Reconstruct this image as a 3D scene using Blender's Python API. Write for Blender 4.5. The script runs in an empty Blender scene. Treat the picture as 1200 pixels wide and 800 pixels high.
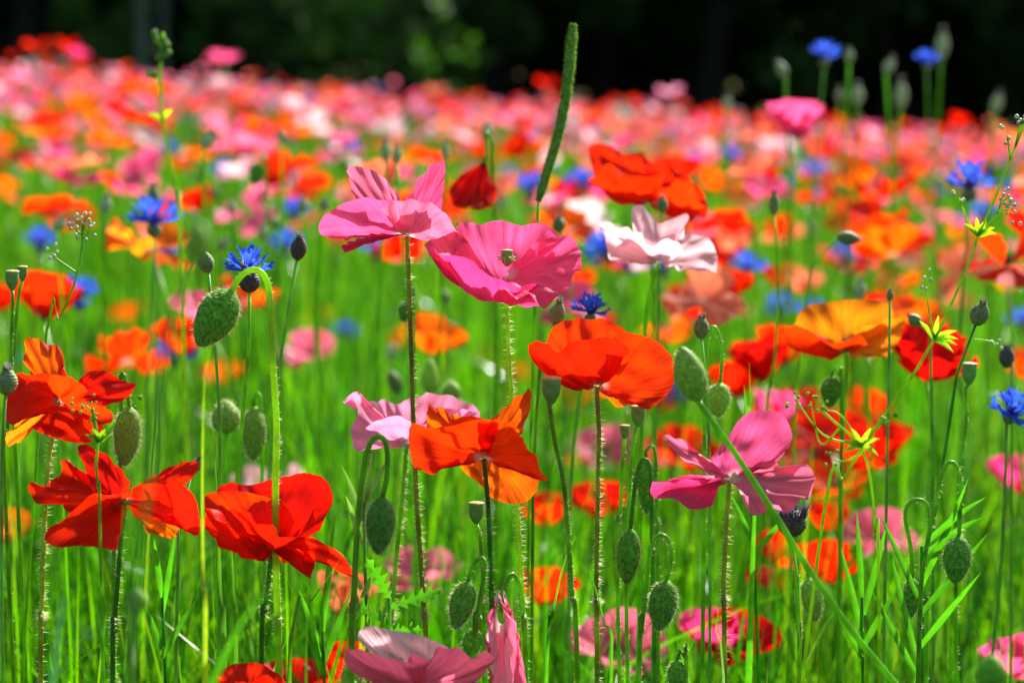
import bpy, math, random
import numpy as np
from mathutils import Vector, Matrix

# ------------------------------------------------------------------ camera, sky, sun, exposure
SC = bpy.context.scene
COL = SC.collection
EYE = Vector((0.0, 0.0, 0.60))
FPX = 85.0 / 36.0 * 1200.0            # focal length in photo pixels
PITCH = math.atan(292.0 / FPX)        # photo row 108 is eye level
RIGHT = Vector((1, 0, 0))
FWD = Vector((0, math.cos(PITCH), -math.sin(PITCH)))
UP = Vector((0, math.sin(PITCH), math.cos(PITCH)))
cam = bpy.data.cameras.new('camera')
cam.lens = 85.0
cam.sensor_width = 36.0
cam.clip_start = 0.05
cam.clip_end = 500.0
cam.dof.use_dof = True
cam.dof.focus_distance = 1.19
cam.dof.aperture_fstop = 8.5
cam.dof.aperture_blades = 0
cam_o = bpy.data.objects.new('camera', cam)
COL.objects.link(cam_o)
cam_o.location = EYE
cam_o.rotation_euler = (math.radians(90) - PITCH, 0, 0)
SC.camera = cam_o

SUN_AZ, SUN_EL = math.radians(28), math.radians(40)      # azimuth from +Y (view direction) towards +X
world = bpy.data.worlds.new('World')
SC.world = world
world.use_nodes = True
wn = world.node_tree
sky = wn.nodes.new('ShaderNodeTexSky')
sky.sky_type = 'NISHITA'
sky.sun_disc = False
sky.sun_elevation = SUN_EL
sky.sun_rotation = SUN_AZ
sky.dust_density = 4.0
wn.links.new(sky.outputs[0], wn.nodes['Background'].inputs[0])
wn.nodes['Background'].inputs[1].default_value = 0.085
sun = bpy.data.lights.new('sun', 'SUN')
sun.energy = 5.0
sun.angle = math.radians(0.53)
sun.color = (1.0, 0.965, 0.90)
sun_o = bpy.data.objects.new('sun', sun)
COL.objects.link(sun_o)
s_dir = Vector((math.sin(SUN_AZ) * math.cos(SUN_EL), math.cos(SUN_AZ) * math.cos(SUN_EL), math.sin(SUN_EL)))
sun_o.rotation_euler = (-s_dir).to_track_quat('-Z', 'Y').to_euler()
sun_o.location = s_dir * 30
SC.view_settings.view_transform = 'Standard'
SC.view_settings.look = 'None'
SC.view_settings.gamma = 1.0
SC.view_settings.exposure = 1.25
SC.cycles.use_denoising = True
SC.cycles.max_bounces = 8
SC.cycles.diffuse_bounces = 5
SC.cycles.transmission_bounces = 5
SC.cycles.glossy_bounces = 2
SC.cycles.sample_clamp_indirect = 6.0

# ------------------------------------------------------------------ helpers
RNG = np.random.default_rng(7)
rnd = random.Random(11)


def ground(x, y):
    """the field falls gently to the right of the view"""
    x = np.asarray(x, float); y = np.asarray(y, float)
    return -0.068 * x + 0.012 * np.sin(x * 1.7 + 0.4) * np.sin(y * 1.1) * np.clip((y - 2) / 3, 0, 1)


def P(px, py, d):
    """photo pixel at depth d metres -> world point"""
    v = EYE + (FWD + RIGHT * ((px - 600) / FPX) + UP * ((400 - py) / FPX)) * d
    return np.array(v)


def crom(pts, n):
    """Catmull-Rom through pts, n samples by chord length"""
    p = np.asarray(pts, float)
    if len(p) == 2:
        t = np.linspace(0, 1, n)[:, None]
        return p[0] * (1 - t) + p[1] * t
    q = np.vstack([2 * p[0] - p[1], p, 2 * p[-1] - p[-2]])
    seg = np.linalg.norm(np.diff(p, axis=0), axis=1) + 1e-9
    cum = np.concatenate([[0], np.cumsum(seg)])
    s = np.linspace(0, cum[-1], n)
    i = np.clip(np.searchsorted(cum, s, side='right') - 1, 0, len(p) - 2)
    t = ((s - cum[i]) / seg[i])[:, None]
    a, b, c, d = q[i], q[i + 1], q[i + 2], q[i + 3]
    return 0.5 * (2 * b + (c - a) * t + (2 * a - 5 * b + 4 * c - d) * t ** 2 + (3 * b - a - 3 * c + d) * t ** 3)


def mk_mesh(name, verts, faces, mats=None, smooth=True, uv=None, midx=None, col=None):
    me = bpy.data.meshes.new(name)
    verts = np.asarray(verts, np.float32)
    if isinstance(faces, np.ndarray):
        nf, k = faces.shape
        me.vertices.add(len(verts)); me.vertices.foreach_set('co', verts.ravel())
        me.loops.add(nf * k); me.loops.foreach_set('vertex_index', faces.astype(np.int32).ravel())
        me.polygons.add(nf); me.polygons.foreach_set('loop_start', np.arange(0, nf * k, k, dtype=np.int32))
        me.polygons.foreach_set('loop_total', np.full(nf, k, np.int32))
        lv = faces.ravel()
    else:
        me.from_pydata(verts.tolist(), [], faces)
        lv = np.zeros(len(me.loops), np.int32); me.loops.foreach_get('vertex_index', lv)
    for m in (mats or []):
        me.materials.append(m)
    if smooth:
        me.polygons.foreach_set('use_smooth', np.ones(len(me.polygons), bool))
    if midx is not None:
        me.polygons.foreach_set('material_index', np.asarray(midx, np.int32))
    if uv is not None:
        l = me.uv_layers.new(name='UVMap')
        l.data.foreach_set('uv', np.asarray(uv, np.float32)[lv].ravel())
    if col is not None:
        a = me.color_attributes.new('Col', 'FLOAT_COLOR', 'POINT')
        c = np.ones((len(verts), 4), np.float32); c[:, :3] = col
        a.data.foreach_set('color', c.ravel())
    me.update()
    me.validate()
    return me


def add(name, me, parent=None, kind=None):
    o = bpy.data.objects.new(name, me)
    COL.objects.link(o)
    if parent is not None:
        o.parent = parent
        # children are given in world coordinates unless the mesh is local to the parent
    if kind:
        o['kind'] = kind
    return o


def thing(name, label, cat, loc, group=None):
    o = bpy.data.objects.new(name, None)
    o.empty_display_size = 0.02
    COL.objects.link(o)
    o.location = loc
    o['label'] = label
    o['category'] = cat
    if group:
        o['group'] = group
    return o


def part(root, name, verts, faces, mat, parent=None, kind=None, uv=None, smooth=True, label=None):
    """a part in world coordinates, made local to its thing"""
    v = np.asarray(verts, float) - np.array(root.location)
    me = mk_mesh(name, v, faces, [mat], smooth, uv)
    o = add(name, me, parent or root, kind)
    if label:
        o['label'] = label
    return o


def grid_faces(nu, nv, wrap=False):
    """quads over an nu x nv grid of vertices (index = i*nv + j)"""
    iu = np.arange(nu if wrap else nu - 1)
    jv = np.arange(nv - 1)
    i, j = np.meshgrid(iu, jv, indexing='ij')
    a = i * nv + j
    b = ((i + 1) % nu) * nv + j
    return np.stack([a, b, b + 1, a + 1], -1).reshape(-1, 4)


def frames(p):
    t = np.gradient(p, axis=0)
    t /= np.linalg.norm(t, axis=1)[:, None] + 1e-12
    ref = np.array([0.31, 0.93, 0.2])
    n = np.zeros_like(t)
    prev = ref - t[0] * ref.dot(t[0]); prev /= np.linalg.norm(prev)
    for k in range(len(t)):
        prev = prev - t[k] * prev.dot(t[k])
        prev /= np.linalg.norm(prev) + 1e-12
        n[k] = prev
    return t, n, np.cross(t, n)


def tube(pts, rad, n=24, sides=7, raw=False):
    """tube along a smooth path; rad = radii at the control points or one number"""
    p = np.asarray(pts, float) if raw else crom(pts, n)
    m = len(p)
    r = np.interp(np.linspace(0, 1, m), np.linspace(0, 1, np.size(rad)), np.atleast_1d(rad).astype(float)) if np.size(rad) > 1 else np.full(m, float(np.atleast_1d(rad)[0]))
    t, a, b = frames(p)
    th = np.linspace(0, 2 * math.pi, sides, endpoint=False)
    v = p[None] + r[None, :, None] * (np.cos(th)[:, None, None] * a[None] + np.sin(th)[:, None, None] * b[None])
    f = grid_faces(sides, m, wrap=True)
    v = v.reshape(-1, 3)
    # close the two ends with a point each
    v = np.vstack([v, p[0], p[-1]])
    k = len(v)
    ends = [[(i + 1) % sides * m, i * m, k - 2, k - 2] for i in range(sides)] + [[i * m + m - 1, (i + 1) % sides * m + m - 1, k - 1, k - 1] for i in range(sides)]
    faces = [tuple(q) for q in f.tolist()] + [tuple(e[:3]) for e in ends]
    return v, faces, (p, a, b, r, t)


def hairs(fr, count, length, width=0.00013, rng=RNG, lo=0.0, hi=1.0, down=0.0):
    """fine bristles standing off a tube"""
    p, a, b, r, t = fr
    m = len(p)
    s = rng.uniform(lo, hi, count) * (m - 1)
    i = np.clip(s.astype(int), 0, m - 2); f = (s - i)[:, None]
    c = p[i] * (1 - f) + p[i + 1] * f
    th = rng.uniform(0, 2 * math.pi, count)[:, None]
    d = np.cos(th) * a[i] + np.sin(th) * b[i]
    rad = r[i][:, None]
    L = (length * rng.uniform(0.5, 1.15, count))[:, None]
    base = c + d * rad * 0.85
    tip = c + d * (rad + L) + t[i] * L * rng.normal(0, 0.25, (count, 1)) - np.array([0, 0, 1.0]) * down * L
    side = np.cross(d, t[i]); side /= np.linalg.norm(side, axis=1)[:, None] + 1e-9
    w = width
    v = np.stack([base - side * w, base + side * w, tip, base + t[i] * w * 1.6], 1).reshape(-1, 3)
    k = np.arange(count)[:, None] * 4
    faces = np.concatenate([k + np.array([[0, 1, 2]]), k + np.array([[1, 3, 2]])])
    return v, faces


def surf_hairs(pts, nrm, length, width=0.00014, rng=RNG, lean=(0, 0, 0)):
    count = len(pts)
    L = (length * rng.uniform(0.5, 1.2, count))[:, None]
    j = rng.normal(0, 0.28, (count, 3))
    d = nrm + j + np.array(lean)
    d /= np.linalg.norm(d, axis=1)[:, None]
    side = np.cross(d, np.array([0.3, 0.8, 0.5])); side /= np.linalg.norm(side, axis=1)[:, None] + 1e-9
    up = np.cross(side, d)
    base = pts - nrm * 0.0002
    v = np.stack([base - side * width, base + side * width, base + d * L, base + up * width * 1.6], 1).reshape(-1, 3)
    k = np.arange(count)[:, None] * 4
    return v, np.concatenate([k + np.array([[0, 1, 2]]), k + np.array([[1, 3, 2]])])


# ------------------------------------------------------------------ materials
def nodes(name):
    m = bpy.data.materials.new(name)
    m.use_nodes = True
    nt = m.node_tree
    nt.nodes.clear()
    out = nt.nodes.new('ShaderNodeOutputMaterial')
    return m, nt, out


def N(nt, typ, **kw):
    n = nt.nodes.new(typ)
    for k, v in kw.items():
        if k.startswith('i_'):
            n.inputs[k[2:].replace('_', ' ')].default_value = v
        elif k.startswith('n_'):
            n.inputs[int(k[2:])].default_value = v
        else:
            setattr(n, k, v)
    return n


def rgba(c):
    return (c[0], c[1], c[2], 1.0)


def petal_mat(name, refl, trans, base, streak=0.30, mixf=0.58, rim=None, attr=False, rough=0.42, spec=0.008):
    """thin petal: light bounces off it and glows through it; veins run from base to rim"""
    m, nt, out = nodes(name)
    L = nt.links.new
    uv = N(nt, 'ShaderNodeTexCoord')
    info = N(nt, 'ShaderNodeObjectInfo')
    mp = N(nt, 'ShaderNodeMapping'); mp.inputs['Scale'].default_value = (26, 1.3, 1)
    comb = N(nt, 'ShaderNodeCombineXYZ')
    mul = N(nt, 'ShaderNodeMath', operation='MULTIPLY', n_1=37.0)
    L(info.outputs['Random'], mul.inputs[0]); L(mul.outputs[0], comb.inputs['Z'])
    L(comb.outputs[0], mp.inputs['Location'])
    L(uv.outputs['UV'], mp.inputs['Vector'])
    nz = N(nt, 'ShaderNodeTexNoise', i_Scale=1.0, i_Detail=5.0, i_Roughness=0.62)
    L(mp.outputs[0], nz.inputs['Vector'])
    mp2 = N(nt, 'ShaderNodeMapping'); mp2.inputs['Scale'].default_value = (3.0, 2.2, 1)
    L(comb.outputs[0], mp2.inputs['Location']); L(uv.outputs['UV'], mp2.inputs['Vector'])
    nb = N(nt, 'ShaderNodeTexNoise', i_Scale=1.0, i_Detail=3.0)
    L(mp2.outputs[0], nb.inputs['Vector'])
    sep = N(nt, 'ShaderNodeSeparateXYZ'); L(uv.outputs['UV'], sep.inputs[0])
    # vein factor
    vr = N(nt, 'ShaderNodeMapRange', n_1=0.32, n_2=0.70, n_3=1.0 - streak, n_4=1.0 + streak * 0.35)
    L(nz.outputs['Fac'], vr.inputs[0])
    br = N(nt, 'ShaderNodeMapRange', n_1=0.3, n_2=0.7, n_3=0.86, n_4=1.10)
    L(nb.outputs['Fac'], br.inputs[0])
    vv = N(nt, 'ShaderNodeMath', operation='MULTIPLY'); L(vr.outputs[0], vv.inputs[0]); L(br.outputs[0], vv.inputs[1])
    # pale claw at the base of the petal
    bl = N(nt, 'ShaderNodeMapRange', n_1=0.035, n_2=0.17, n_3=1.0, n_4=0.0)
    bl.interpolation_type = 'SMOOTHSTEP'
    L(sep.outputs['Y'], bl.inputs[0])
    hue = N(nt, 'ShaderNodeHueSaturation')
    hr = N(nt, 'ShaderNodeMapRange', n_3=0.4982, n_4=0.5018); L(info.outputs['Random'], hr.inputs[0])
    L(hr.outputs[0], hue.inputs['Hue'])

    def tint(c, b):
        s = N(nt, 'ShaderNodeMix', data_type='RGBA', blend_type='MULTIPLY'); s.inputs['Factor'].default_value = 1.0
        s.inputs['A'].default_value = rgba(c)
        cc = N(nt, 'ShaderNodeCombineXYZ')
        for k in range(3):
            L(vv.outputs[0], cc.inputs[k])
        L(cc.outputs[0], s.inputs['B'])
        src = s.outputs['Result']
        if rim is not None:
            rr = N(nt, 'ShaderNodeMapRange', n_1=0.55, n_2=1.0, n_3=0.0, n_4=0.85); L(sep.outputs['Y'], rr.inputs[0])
            rm = N(nt, 'ShaderNodeMix', data_type='RGBA'); L(rr.outputs[0], rm.inputs['Factor'])
            L(src, rm.inputs['A']); rm.inputs['B'].default_value = rgba(rim); src = rm.outputs['Result']
        mx = N(nt, 'ShaderNodeMix', data_type='RGBA')
        L(bl.outputs[0], mx.inputs['Factor']); L(src, mx.inputs['A']); mx.inputs['B'].default_value = rgba(b)
        h = N(nt, 'ShaderNodeHueSaturation'); L(hr.outputs[0], h.inputs['Hue']); L(mx.outputs['Result'], h.inputs['Color'])
        return h.outputs['Color']
    cr, ct = tint(refl, base), tint(trans, [x * 0.85 for x in base])
    bump = N(nt, 'ShaderNodeBump', i_Strength=0.55, i_Distance=0.0014)
    L(nz.outputs['Fac'], bump.inputs['Height'])
    pb = N(nt, 'ShaderNodeBsdfDiffuse')
    L(cr, pb.inputs['Color']); L(bump.outputs[0], pb.inputs['Normal'])
    tl = N(nt, 'ShaderNodeBsdfTranslucent'); L(ct, tl.inputs['Color']); L(bump.outputs[0], tl.inputs['Normal'])
    mx = N(nt, 'ShaderNodeMixShader', n_0=mixf)
    L(pb.outputs[0], mx.inputs[1]); L(tl.outputs[0], mx.inputs[2])
    gl = N(nt, 'ShaderNodeBsdfGlossy', i_Roughness=rough); L(bump.outputs[0], gl.inputs['Normal'])
    gl.inputs['Color'].default_value = (1, 1, 1, 1)
    m2 = N(nt, 'ShaderNodeMixShader', n_0=spec)
    L(mx.outputs[0], m2.inputs[1]); L(gl.outputs[0], m2.inputs[2]); L(m2.outputs[0], out.inputs[0])
    return m


def leaf_mat(name, refl, trans, mixf=0.4, rough=0.35, spec=0.22, var=0.25, scale=180.0, attr=False):
    m, nt, out = nodes(name)
    L = nt.links.new
    tc = N(nt, 'ShaderNodeTexCoord')
    nz = N(nt, 'ShaderNodeTexNoise', i_Scale=scale, i_Detail=3.0)
    L(tc.outputs['Object'], nz.inputs['Vector'])
    vr = N(nt, 'ShaderNodeMapRange', n_1=0.3, n_2=0.7, n_3=1 - var, n_4=1 + var); L(nz.outputs['Fac'], vr.inputs[0])
    info = N(nt, 'ShaderNodeObjectInfo')
    orr = N(nt, 'ShaderNodeMapRange', n_3=0.82, n_4=1.15); L(info.outputs['Random'], orr.inputs[0])
    v2 = N(nt, 'ShaderNodeMath', operation='MULTIPLY'); L(vr.outputs[0], v2.inputs[0]); L(orr.outputs[0], v2.inputs[1])
    cc = N(nt, 'ShaderNodeCombineXYZ')
    for k in range(3):
        L(v2.outputs[0], cc.inputs[k])
    at = N(nt, 'ShaderNodeAttribute', attribute_name='Col') if attr else None

    def tint(c):
        s = N(nt, 'ShaderNodeMix', data_type='RGBA', blend_type='MULTIPLY'); s.inputs['Factor'].default_value = 1.0
        s.inputs['A'].default_value = rgba(c); L(cc.outputs[0], s.inputs['B'])
        if at is None:
            return s.outputs['Result']
        s2 = N(nt, 'ShaderNodeMix', data_type='RGBA', blend_type='MULTIPLY'); s2.inputs['Factor'].default_value = 1.0
        L(s.outputs['Result'], s2.inputs['A']); L(at.outputs['Color'], s2.inputs['B'])
        return s2.outputs['Result']
    pb = N(nt, 'ShaderNodeBsdfPrincipled', i_Roughness=rough)
    pb.inputs['Specular IOR Level'].default_value = spec
    L(tint(refl), pb.inputs['Base Color'])
    if trans is None:
        L(pb.outputs[0], out.inputs[0])
        return m
    tl = N(nt, 'ShaderNodeBsdfTranslucent'); L(tint(trans), tl.inputs['Color'])
    mx = N(nt, 'ShaderNodeMixShader', n_0=mixf)
    L(pb.outputs[0], mx.inputs[1]); L(tl.outputs[0], mx.inputs[2]); L(mx.outputs[0], out.inputs[0])
    return m


M = {}
# reflected colour, glow-through colour, claw colour
M['red'] = petal_mat('petal_red', (0.80, 0.006, 0.003), (0.97, 0.018, 0.002), (0.55, 0.12, 0.10), 0.22)
M['dark_red'] = petal_mat('petal_dark_red', (0.55, 0.004, 0.004), (0.74, 0.006, 0.003), (0.05, 0.01, 0.015), 0.25)
M['scarlet'] = petal_mat('petal_scarlet', (0.80, 0.016, 0.003), (0.97, 0.045, 0.002), (0.75, 0.48, 0.36), 0.22)
M['orange'] = petal_mat('petal_orange', (0.82, 0.060, 0.004), (0.97, 0.145, 0.003), (0.70, 0.40, 0.20), 0.20)
M['amber'] = petal_mat('petal_amber', (0.82, 0.13, 0.004), (0.97, 0.30, 0.006), (0.60, 0.30, 0.12), 0.16)
M['pink'] = petal_mat('petal_pink', (0.90, 0.085, 0.25), (0.98, 0.10, 0.29), (0.82, 0.66, 0.55), 0.26, spec=0.022, rough=0.4)
M['rose'] = petal_mat('petal_rose', (0.92, 0.16, 0.29), (0.98, 0.17, 0.31), (0.80, 0.60, 0.55), 0.26, spec=0.022, rough=0.4)
M['mauve'] = petal_mat('petal_mauve', (0.88, 0.28, 0.46), (0.97, 0.29, 0.48), (0.82, 0.66, 0.66), 0.22, spec=0.022, rough=0.4)
M['magenta'] = petal_mat('petal_magenta', (0.84, 0.045, 0.21), (0.96, 0.05, 0.23), (0.85, 0.72, 0.70), 0.26, spec=0.018, rough=0.4)
M['pale'] = petal_mat('petal_pale_pink', (0.93, 0.50, 0.58), (0.98, 0.54, 0.60), (0.80, 0.72, 0.62), 0.2, spec=0.03, rough=0.4)
M['white'] = petal_mat('petal_white', (0.82, 0.66, 0.68), (0.85, 0.62, 0.62), (0.80, 0.78, 0.66), 0.12)
M['salmon'] = petal_mat('petal_salmon', (0.84, 0.20, 0.13), (0.94, 0.22, 0.11), (0.80, 0.50, 0.40), 0.22)
M['blue'] = petal_mat('floret_blue', (0.045, 0.12, 0.82), (0.06, 0.17, 0.95), (0.06, 0.06, 0.50), 0.25, mixf=0.45, rough=0.6, spec=0.01)
M['violet'] = leaf_mat('floret_violet', (0.10, 0.02, 0.16), (0.22, 0.04, 0.30), 0.3)
M['stem'] = leaf_mat('stem_green', (0.13, 0.38, 0.010), (0.30, 0.68, 0.015), 0.34, var=0.3, scale=90)
M['stem_red'] = leaf_mat('stem_reddish', (0.20, 0.30, 0.02), (0.42, 0.52, 0.03), 0.34, var=0.45, scale=50)
M['stem_dark'] = leaf_mat('stem_dark_green', (0.05, 0.20, 0.010), (0.13, 0.42, 0.012), 0.34, var=0.3, scale=90)
M['stem_blue'] = leaf_mat('stem_grey_green', (0.14, 0.36, 0.06), (0.28, 0.60, 0.08), 0.34, var=0.25, scale=70)
M['lime'] = leaf_mat('stem_lime', (0.24, 0.46, 0.015), (0.55, 0.88, 0.02), 0.45, var=0.2)
M['bud'] = leaf_mat('bud_green', (0.10, 0.30, 0.030), (0.22, 0.50, 0.04), 0.28, rough=0.6, spec=0.1, var=0.5, scale=600)
M['bud_light'] = leaf_mat('bud_light_green', (0.23, 0.42, 0.06), (0.38, 0.62, 0.06), 0.32, rough=0.6, spec=0.2, var=0.35, scale=600)
M['hair'] = leaf_mat('bristle', (0.48, 0.52, 0.30), (0.70, 0.72, 0.36), 0.55, rough=0.4, spec=0.4, var=0.1)
M['hair_dark'] = leaf_mat('bristle_brown', (0.20, 0.15, 0.08), (0.40, 0.28, 0.10), 0.5, rough=0.4, var=0.1)
M['capsule'] = leaf_mat('capsule_green', (0.15, 0.33, 0.07), None, rough=0.5, var=0.25, scale=300)
M['crown_disc'] = leaf_mat('capsule_disc', (0.42, 0.40, 0.12), None, rough=0.6, var=0.3, scale=500)
M['stamen'] = leaf_mat('stamen_yellow', (0.62, 0.55, 0.22), None, rough=0.6)
M['stamen_dark'] = leaf_mat('stamen_dark', (0.035, 0.02, 0.035), None, rough=0.6)
M['scale'] = leaf_mat('calyx_scale', (0.18, 0.25, 0.085), None, rough=0.55, var=0.35, scale=500)
M['scale_dark'] = leaf_mat('calyx_scale_dark', (0.085, 0.075, 0.06), None, rough=0.55, var=0.4, scale=500)
M['withered'] = leaf_mat('withered_floret', (0.035, 0.03, 0.05), None, rough=0.7, var=0.4, scale=400)
M['leaf'] = leaf_mat('leaf_green', (0.045, 0.21, 0.008), (0.11, 0.50, 0.008), 0.45, var=0.25, scale=120)
M['blade_teal'] = leaf_mat('blade_teal', (0.07, 0.20, 0.10), (0.08, 0.32, 0.10), 0.3, rough=0.4, var=0.15)
M['spike'] = leaf_mat('spike_green', (0.15, 0.32, 0.06), (0.28, 0.55, 0.06), 0.35, rough=0.6, var=0.3, scale=500)
M['weed_white'] = leaf_mat('weed_bud_white', (0.60, 0.66, 0.50), (0.5, 0.6, 0.35), 0.3, var=0.2, scale=400)
M['grass'] = leaf_mat('grass_green', (1, 1, 1), (1.85, 1.75, 0.45), 0.52, rough=0.22, spec=0.25, var=0.18, scale=60, attr=True)
M['scale_pale'] = leaf_mat('calyx_scale_pale', (0.38, 0.48, 0.27), (0.4, 0.5, 0.25), 0.25, rough=0.55, var=0.25, scale=500)
M['bark'] = leaf_mat('bark_dark', (0.022, 0.020, 0.015), None, rough=0.9, spec=0.1, var=0.4, scale=9)
M['bark_pale'] = leaf_mat('bark_pale', (0.09, 0.13, 0.08), None, rough=0.8, var=0.3, scale=6)
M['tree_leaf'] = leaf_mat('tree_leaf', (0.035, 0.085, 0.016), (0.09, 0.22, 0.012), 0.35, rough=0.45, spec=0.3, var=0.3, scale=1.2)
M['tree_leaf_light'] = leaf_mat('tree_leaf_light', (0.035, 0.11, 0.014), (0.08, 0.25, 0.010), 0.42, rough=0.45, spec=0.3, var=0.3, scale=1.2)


def soil_mat():
    m, nt, out = nodes('meadow_soil')
    L = nt.links.new
    tc = N(nt, 'ShaderNodeTexCoord')
    nz = N(nt, 'ShaderNodeTexNoise', i_Scale=6.0, i_Detail=8.0, i_Roughness=0.65)
    L(tc.outputs['Object'], nz.inputs['Vector'])
    cr = N(nt, 'ShaderNodeValToRGB')
    cr.color_ramp.elements[0].color = (0.012, 0.022, 0.006, 1)
    cr.color_ramp.elements[1].color = (0.030, 0.060, 0.010, 1)
    L(nz.outputs['Fac'], cr.inputs[0])
    bp = N(nt, 'ShaderNodeBump', i_Strength=0.6, i_Distance=0.03); L(nz.outputs['Fac'], bp.inputs['Height'])
    pb = N(nt, 'ShaderNodeBsdfPrincipled', i_Roughness=0.9)
    L(cr.outputs[0], pb.inputs['Base Color']); L(bp.outputs[0], pb.inputs['Normal']); L(pb.outputs[0], out.inputs[0])
    return m


M['soil'] = soil_mat()

# ------------------------------------------------------------------ the ground, one sheet to the horizon
gx = np.concatenate([np.linspace(-300, -14, 12), np.linspace(-12, 12, 61), np.linspace(14, 300, 12)])
gy = np.concatenate([np.linspace(-40, -1, 8), np.linspace(0, 40, 81), np.linspace(45, 420, 14)])
X, Y = np.meshgrid(gx, gy, indexing='ij')
Z = np.where(np.abs(X) < 40, ground(np.clip(X, -40, 40), Y), ground(np.sign(X) * 40, Y))
me = mk_mesh('ground', np.stack([X, Y, Z], -1).reshape(-1, 3), grid_faces(len(gx), len(gy)), [M['soil']])
o = add('ground', me, kind='structure')


# ------------------------------------------------------------------ the wood beyond the field
def tree_template(seed, height, radius, leaves, leafsize, low=0.15):
    rng = np.random.default_rng(seed)
    parts = {'trunk': None, 'limbs': [], 'crown': None}
    hgt = height * 0.82
    px = np.cumsum(rng.normal(0, 0.10, (7, 2)), axis=0) * (radius / 2.0)
    tr = np.column_stack([px[:, 0], px[:, 1], np.linspace(-0.15, hgt, 7)])
    r0 = 0.035 * height * 0.6
    parts['trunk'] = tube(tr, [r0 * 1.5, r0, r0 * 0.85, r0 * 0.6, r0 * 0.35, r0 * 0.12], 22, 9)[:2]
    cl = []
    for k in range(9):
        zz = height * rng.uniform(0.10, 0.72)
        a = rng.uniform(0, 2 * math.pi)
        ll = radius * rng.uniform(0.65, 1.0) * math.sqrt(max(0.15, 1 - (zz / height - 0.4) ** 2 * 2.2))
        b0 = np.array([np.interp(zz, tr[:, 2], tr[:, 0]), np.interp(zz, tr[:, 2], tr[:, 1]), zz])
        e = b0 + np.array([math.cos(a) * ll, math.sin(a) * ll, ll * rng.uniform(0.05, 0.6)])
        mid = (b0 + e) / 2 + np.array([0, 0, -0.06 * ll])
        parts['limbs'].append(tube([b0, mid, e], [r0 * 0.4, r0 * 0.25, r0 * 0.06], 8, 6)[:2])
        cl += [e, mid * 0.35 + e * 0.65]
    # leaf clumps spread through the crown
    for k in range(34):
        t = rng.uniform(low, 0.98)
        rr = radius * math.sqrt(max(0.05, 1 - ((t - 0.38) / 0.66) ** 2)) * math.sqrt(rng.uniform(0.1, 1))
        a = rng.uniform(0, 2 * math.pi)
        cl.append(np.array([rr * math.cos(a), rr * math.sin(a), t * height]))
    cl = np.array(cl)
    ci = rng.integers(0, len(cl), leaves)
    sp = rng.uniform(0.28, 0.62, len(cl))[ci] * radius * 0.5
    d = rng.normal(0, 1, (leaves, 3)); d /= np.linalg.norm(d, axis=1)[:, None]
    c = cl[ci] + d * (sp * rng.uniform(0, 1, leaves) ** 0.5)[:, None] * np.array([1, 1, 0.75])
    c[:, 2] = np.maximum(c[:, 2], 0.06)
    u = rng.normal(0, 1, (leaves, 3)); u[:, 2] *= 0.5; u /= np.linalg.norm(u, axis=1)[:, None]
    w = np.cross(u, rng.normal(0, 1, (leaves, 3))); w /= np.linalg.norm(w, axis=1)[:, None]
    nrm = np.cross(u, w)
    s = (leafsize * rng.uniform(0.6, 1.3, leaves))[:, None]
    v = np.stack([c - u * s * 0.5, c + w * s * 0.30 + nrm * s * 0.06, c + u * s * 0.5, c - w * s * 0.30 + nrm * s * 0.06], 1).reshape(-1, 3)
    parts['crown'] = (v, np.arange(leaves * 4).reshape(-1, 4))
    return parts


TREES = []
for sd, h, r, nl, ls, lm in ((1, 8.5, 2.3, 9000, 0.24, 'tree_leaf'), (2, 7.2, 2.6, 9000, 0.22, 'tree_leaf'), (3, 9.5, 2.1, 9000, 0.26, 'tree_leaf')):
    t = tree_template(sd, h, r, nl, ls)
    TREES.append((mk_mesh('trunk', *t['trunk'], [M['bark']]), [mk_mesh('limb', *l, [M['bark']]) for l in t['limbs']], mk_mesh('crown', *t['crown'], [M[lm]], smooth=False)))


def plant_tree(tpl, name, label, x, y, rot, sc, group, scz=1.0):
    o = thing(name, label, 'tree' if 'tree' in name else 'shrub', (x, y, float(ground(x, y))), group)
    o.rotation_euler[2] = rot
    o.scale = (sc, sc, sc * scz)
    add('trunk', tpl[0], o)
    for l in tpl[1]:
        add('limb', l, o)
    add('crown', tpl[2], o, 'stuff')
    return o


k = 0
for row, (yy, step, off) in enumerate(((33.0, 2.5, 0.4), (35.6, 2.4, 1.5), (38.6, 2.5, 0.2), (42.0, 2.6, 1.4))):
    for i in range(-5 - row // 2, 6 + row // 2):
        x = i * step + off + rnd.uniform(-0.5, 0.5)
        plant_tree(TREES[k % 3], 'woodland_tree', 'dark leafy tree in the shaded wood behind the flower field', x, yy + rnd.uniform(-0.6, 0.6),
                   rnd.uniform(0, 6.28), rnd.uniform(0.9, 1.15), 'trees of the wood behind the field')
        k += 1
t = tree_template(9, 2.3, 1.05, 2600, 0.12, 0.08)
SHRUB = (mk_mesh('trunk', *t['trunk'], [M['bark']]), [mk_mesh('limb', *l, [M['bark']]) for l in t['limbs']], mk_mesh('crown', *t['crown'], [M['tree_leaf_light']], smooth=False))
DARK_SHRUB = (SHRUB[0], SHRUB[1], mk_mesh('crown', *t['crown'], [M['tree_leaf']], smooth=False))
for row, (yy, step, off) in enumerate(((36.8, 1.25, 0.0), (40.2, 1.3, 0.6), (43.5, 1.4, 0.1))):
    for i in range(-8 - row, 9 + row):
        plant_tree(DARK_SHRUB, 'understory_shrub', 'dark bush filling the shade between the trunks of the wood', i * step + off + rnd.uniform(-0.3, 0.3), yy + rnd.uniform(-0.5, 0.5), rnd.uniform(0, 6.28), rnd.uniform(1.2, 1.5), 'bushes in the shade of the wood')
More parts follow.
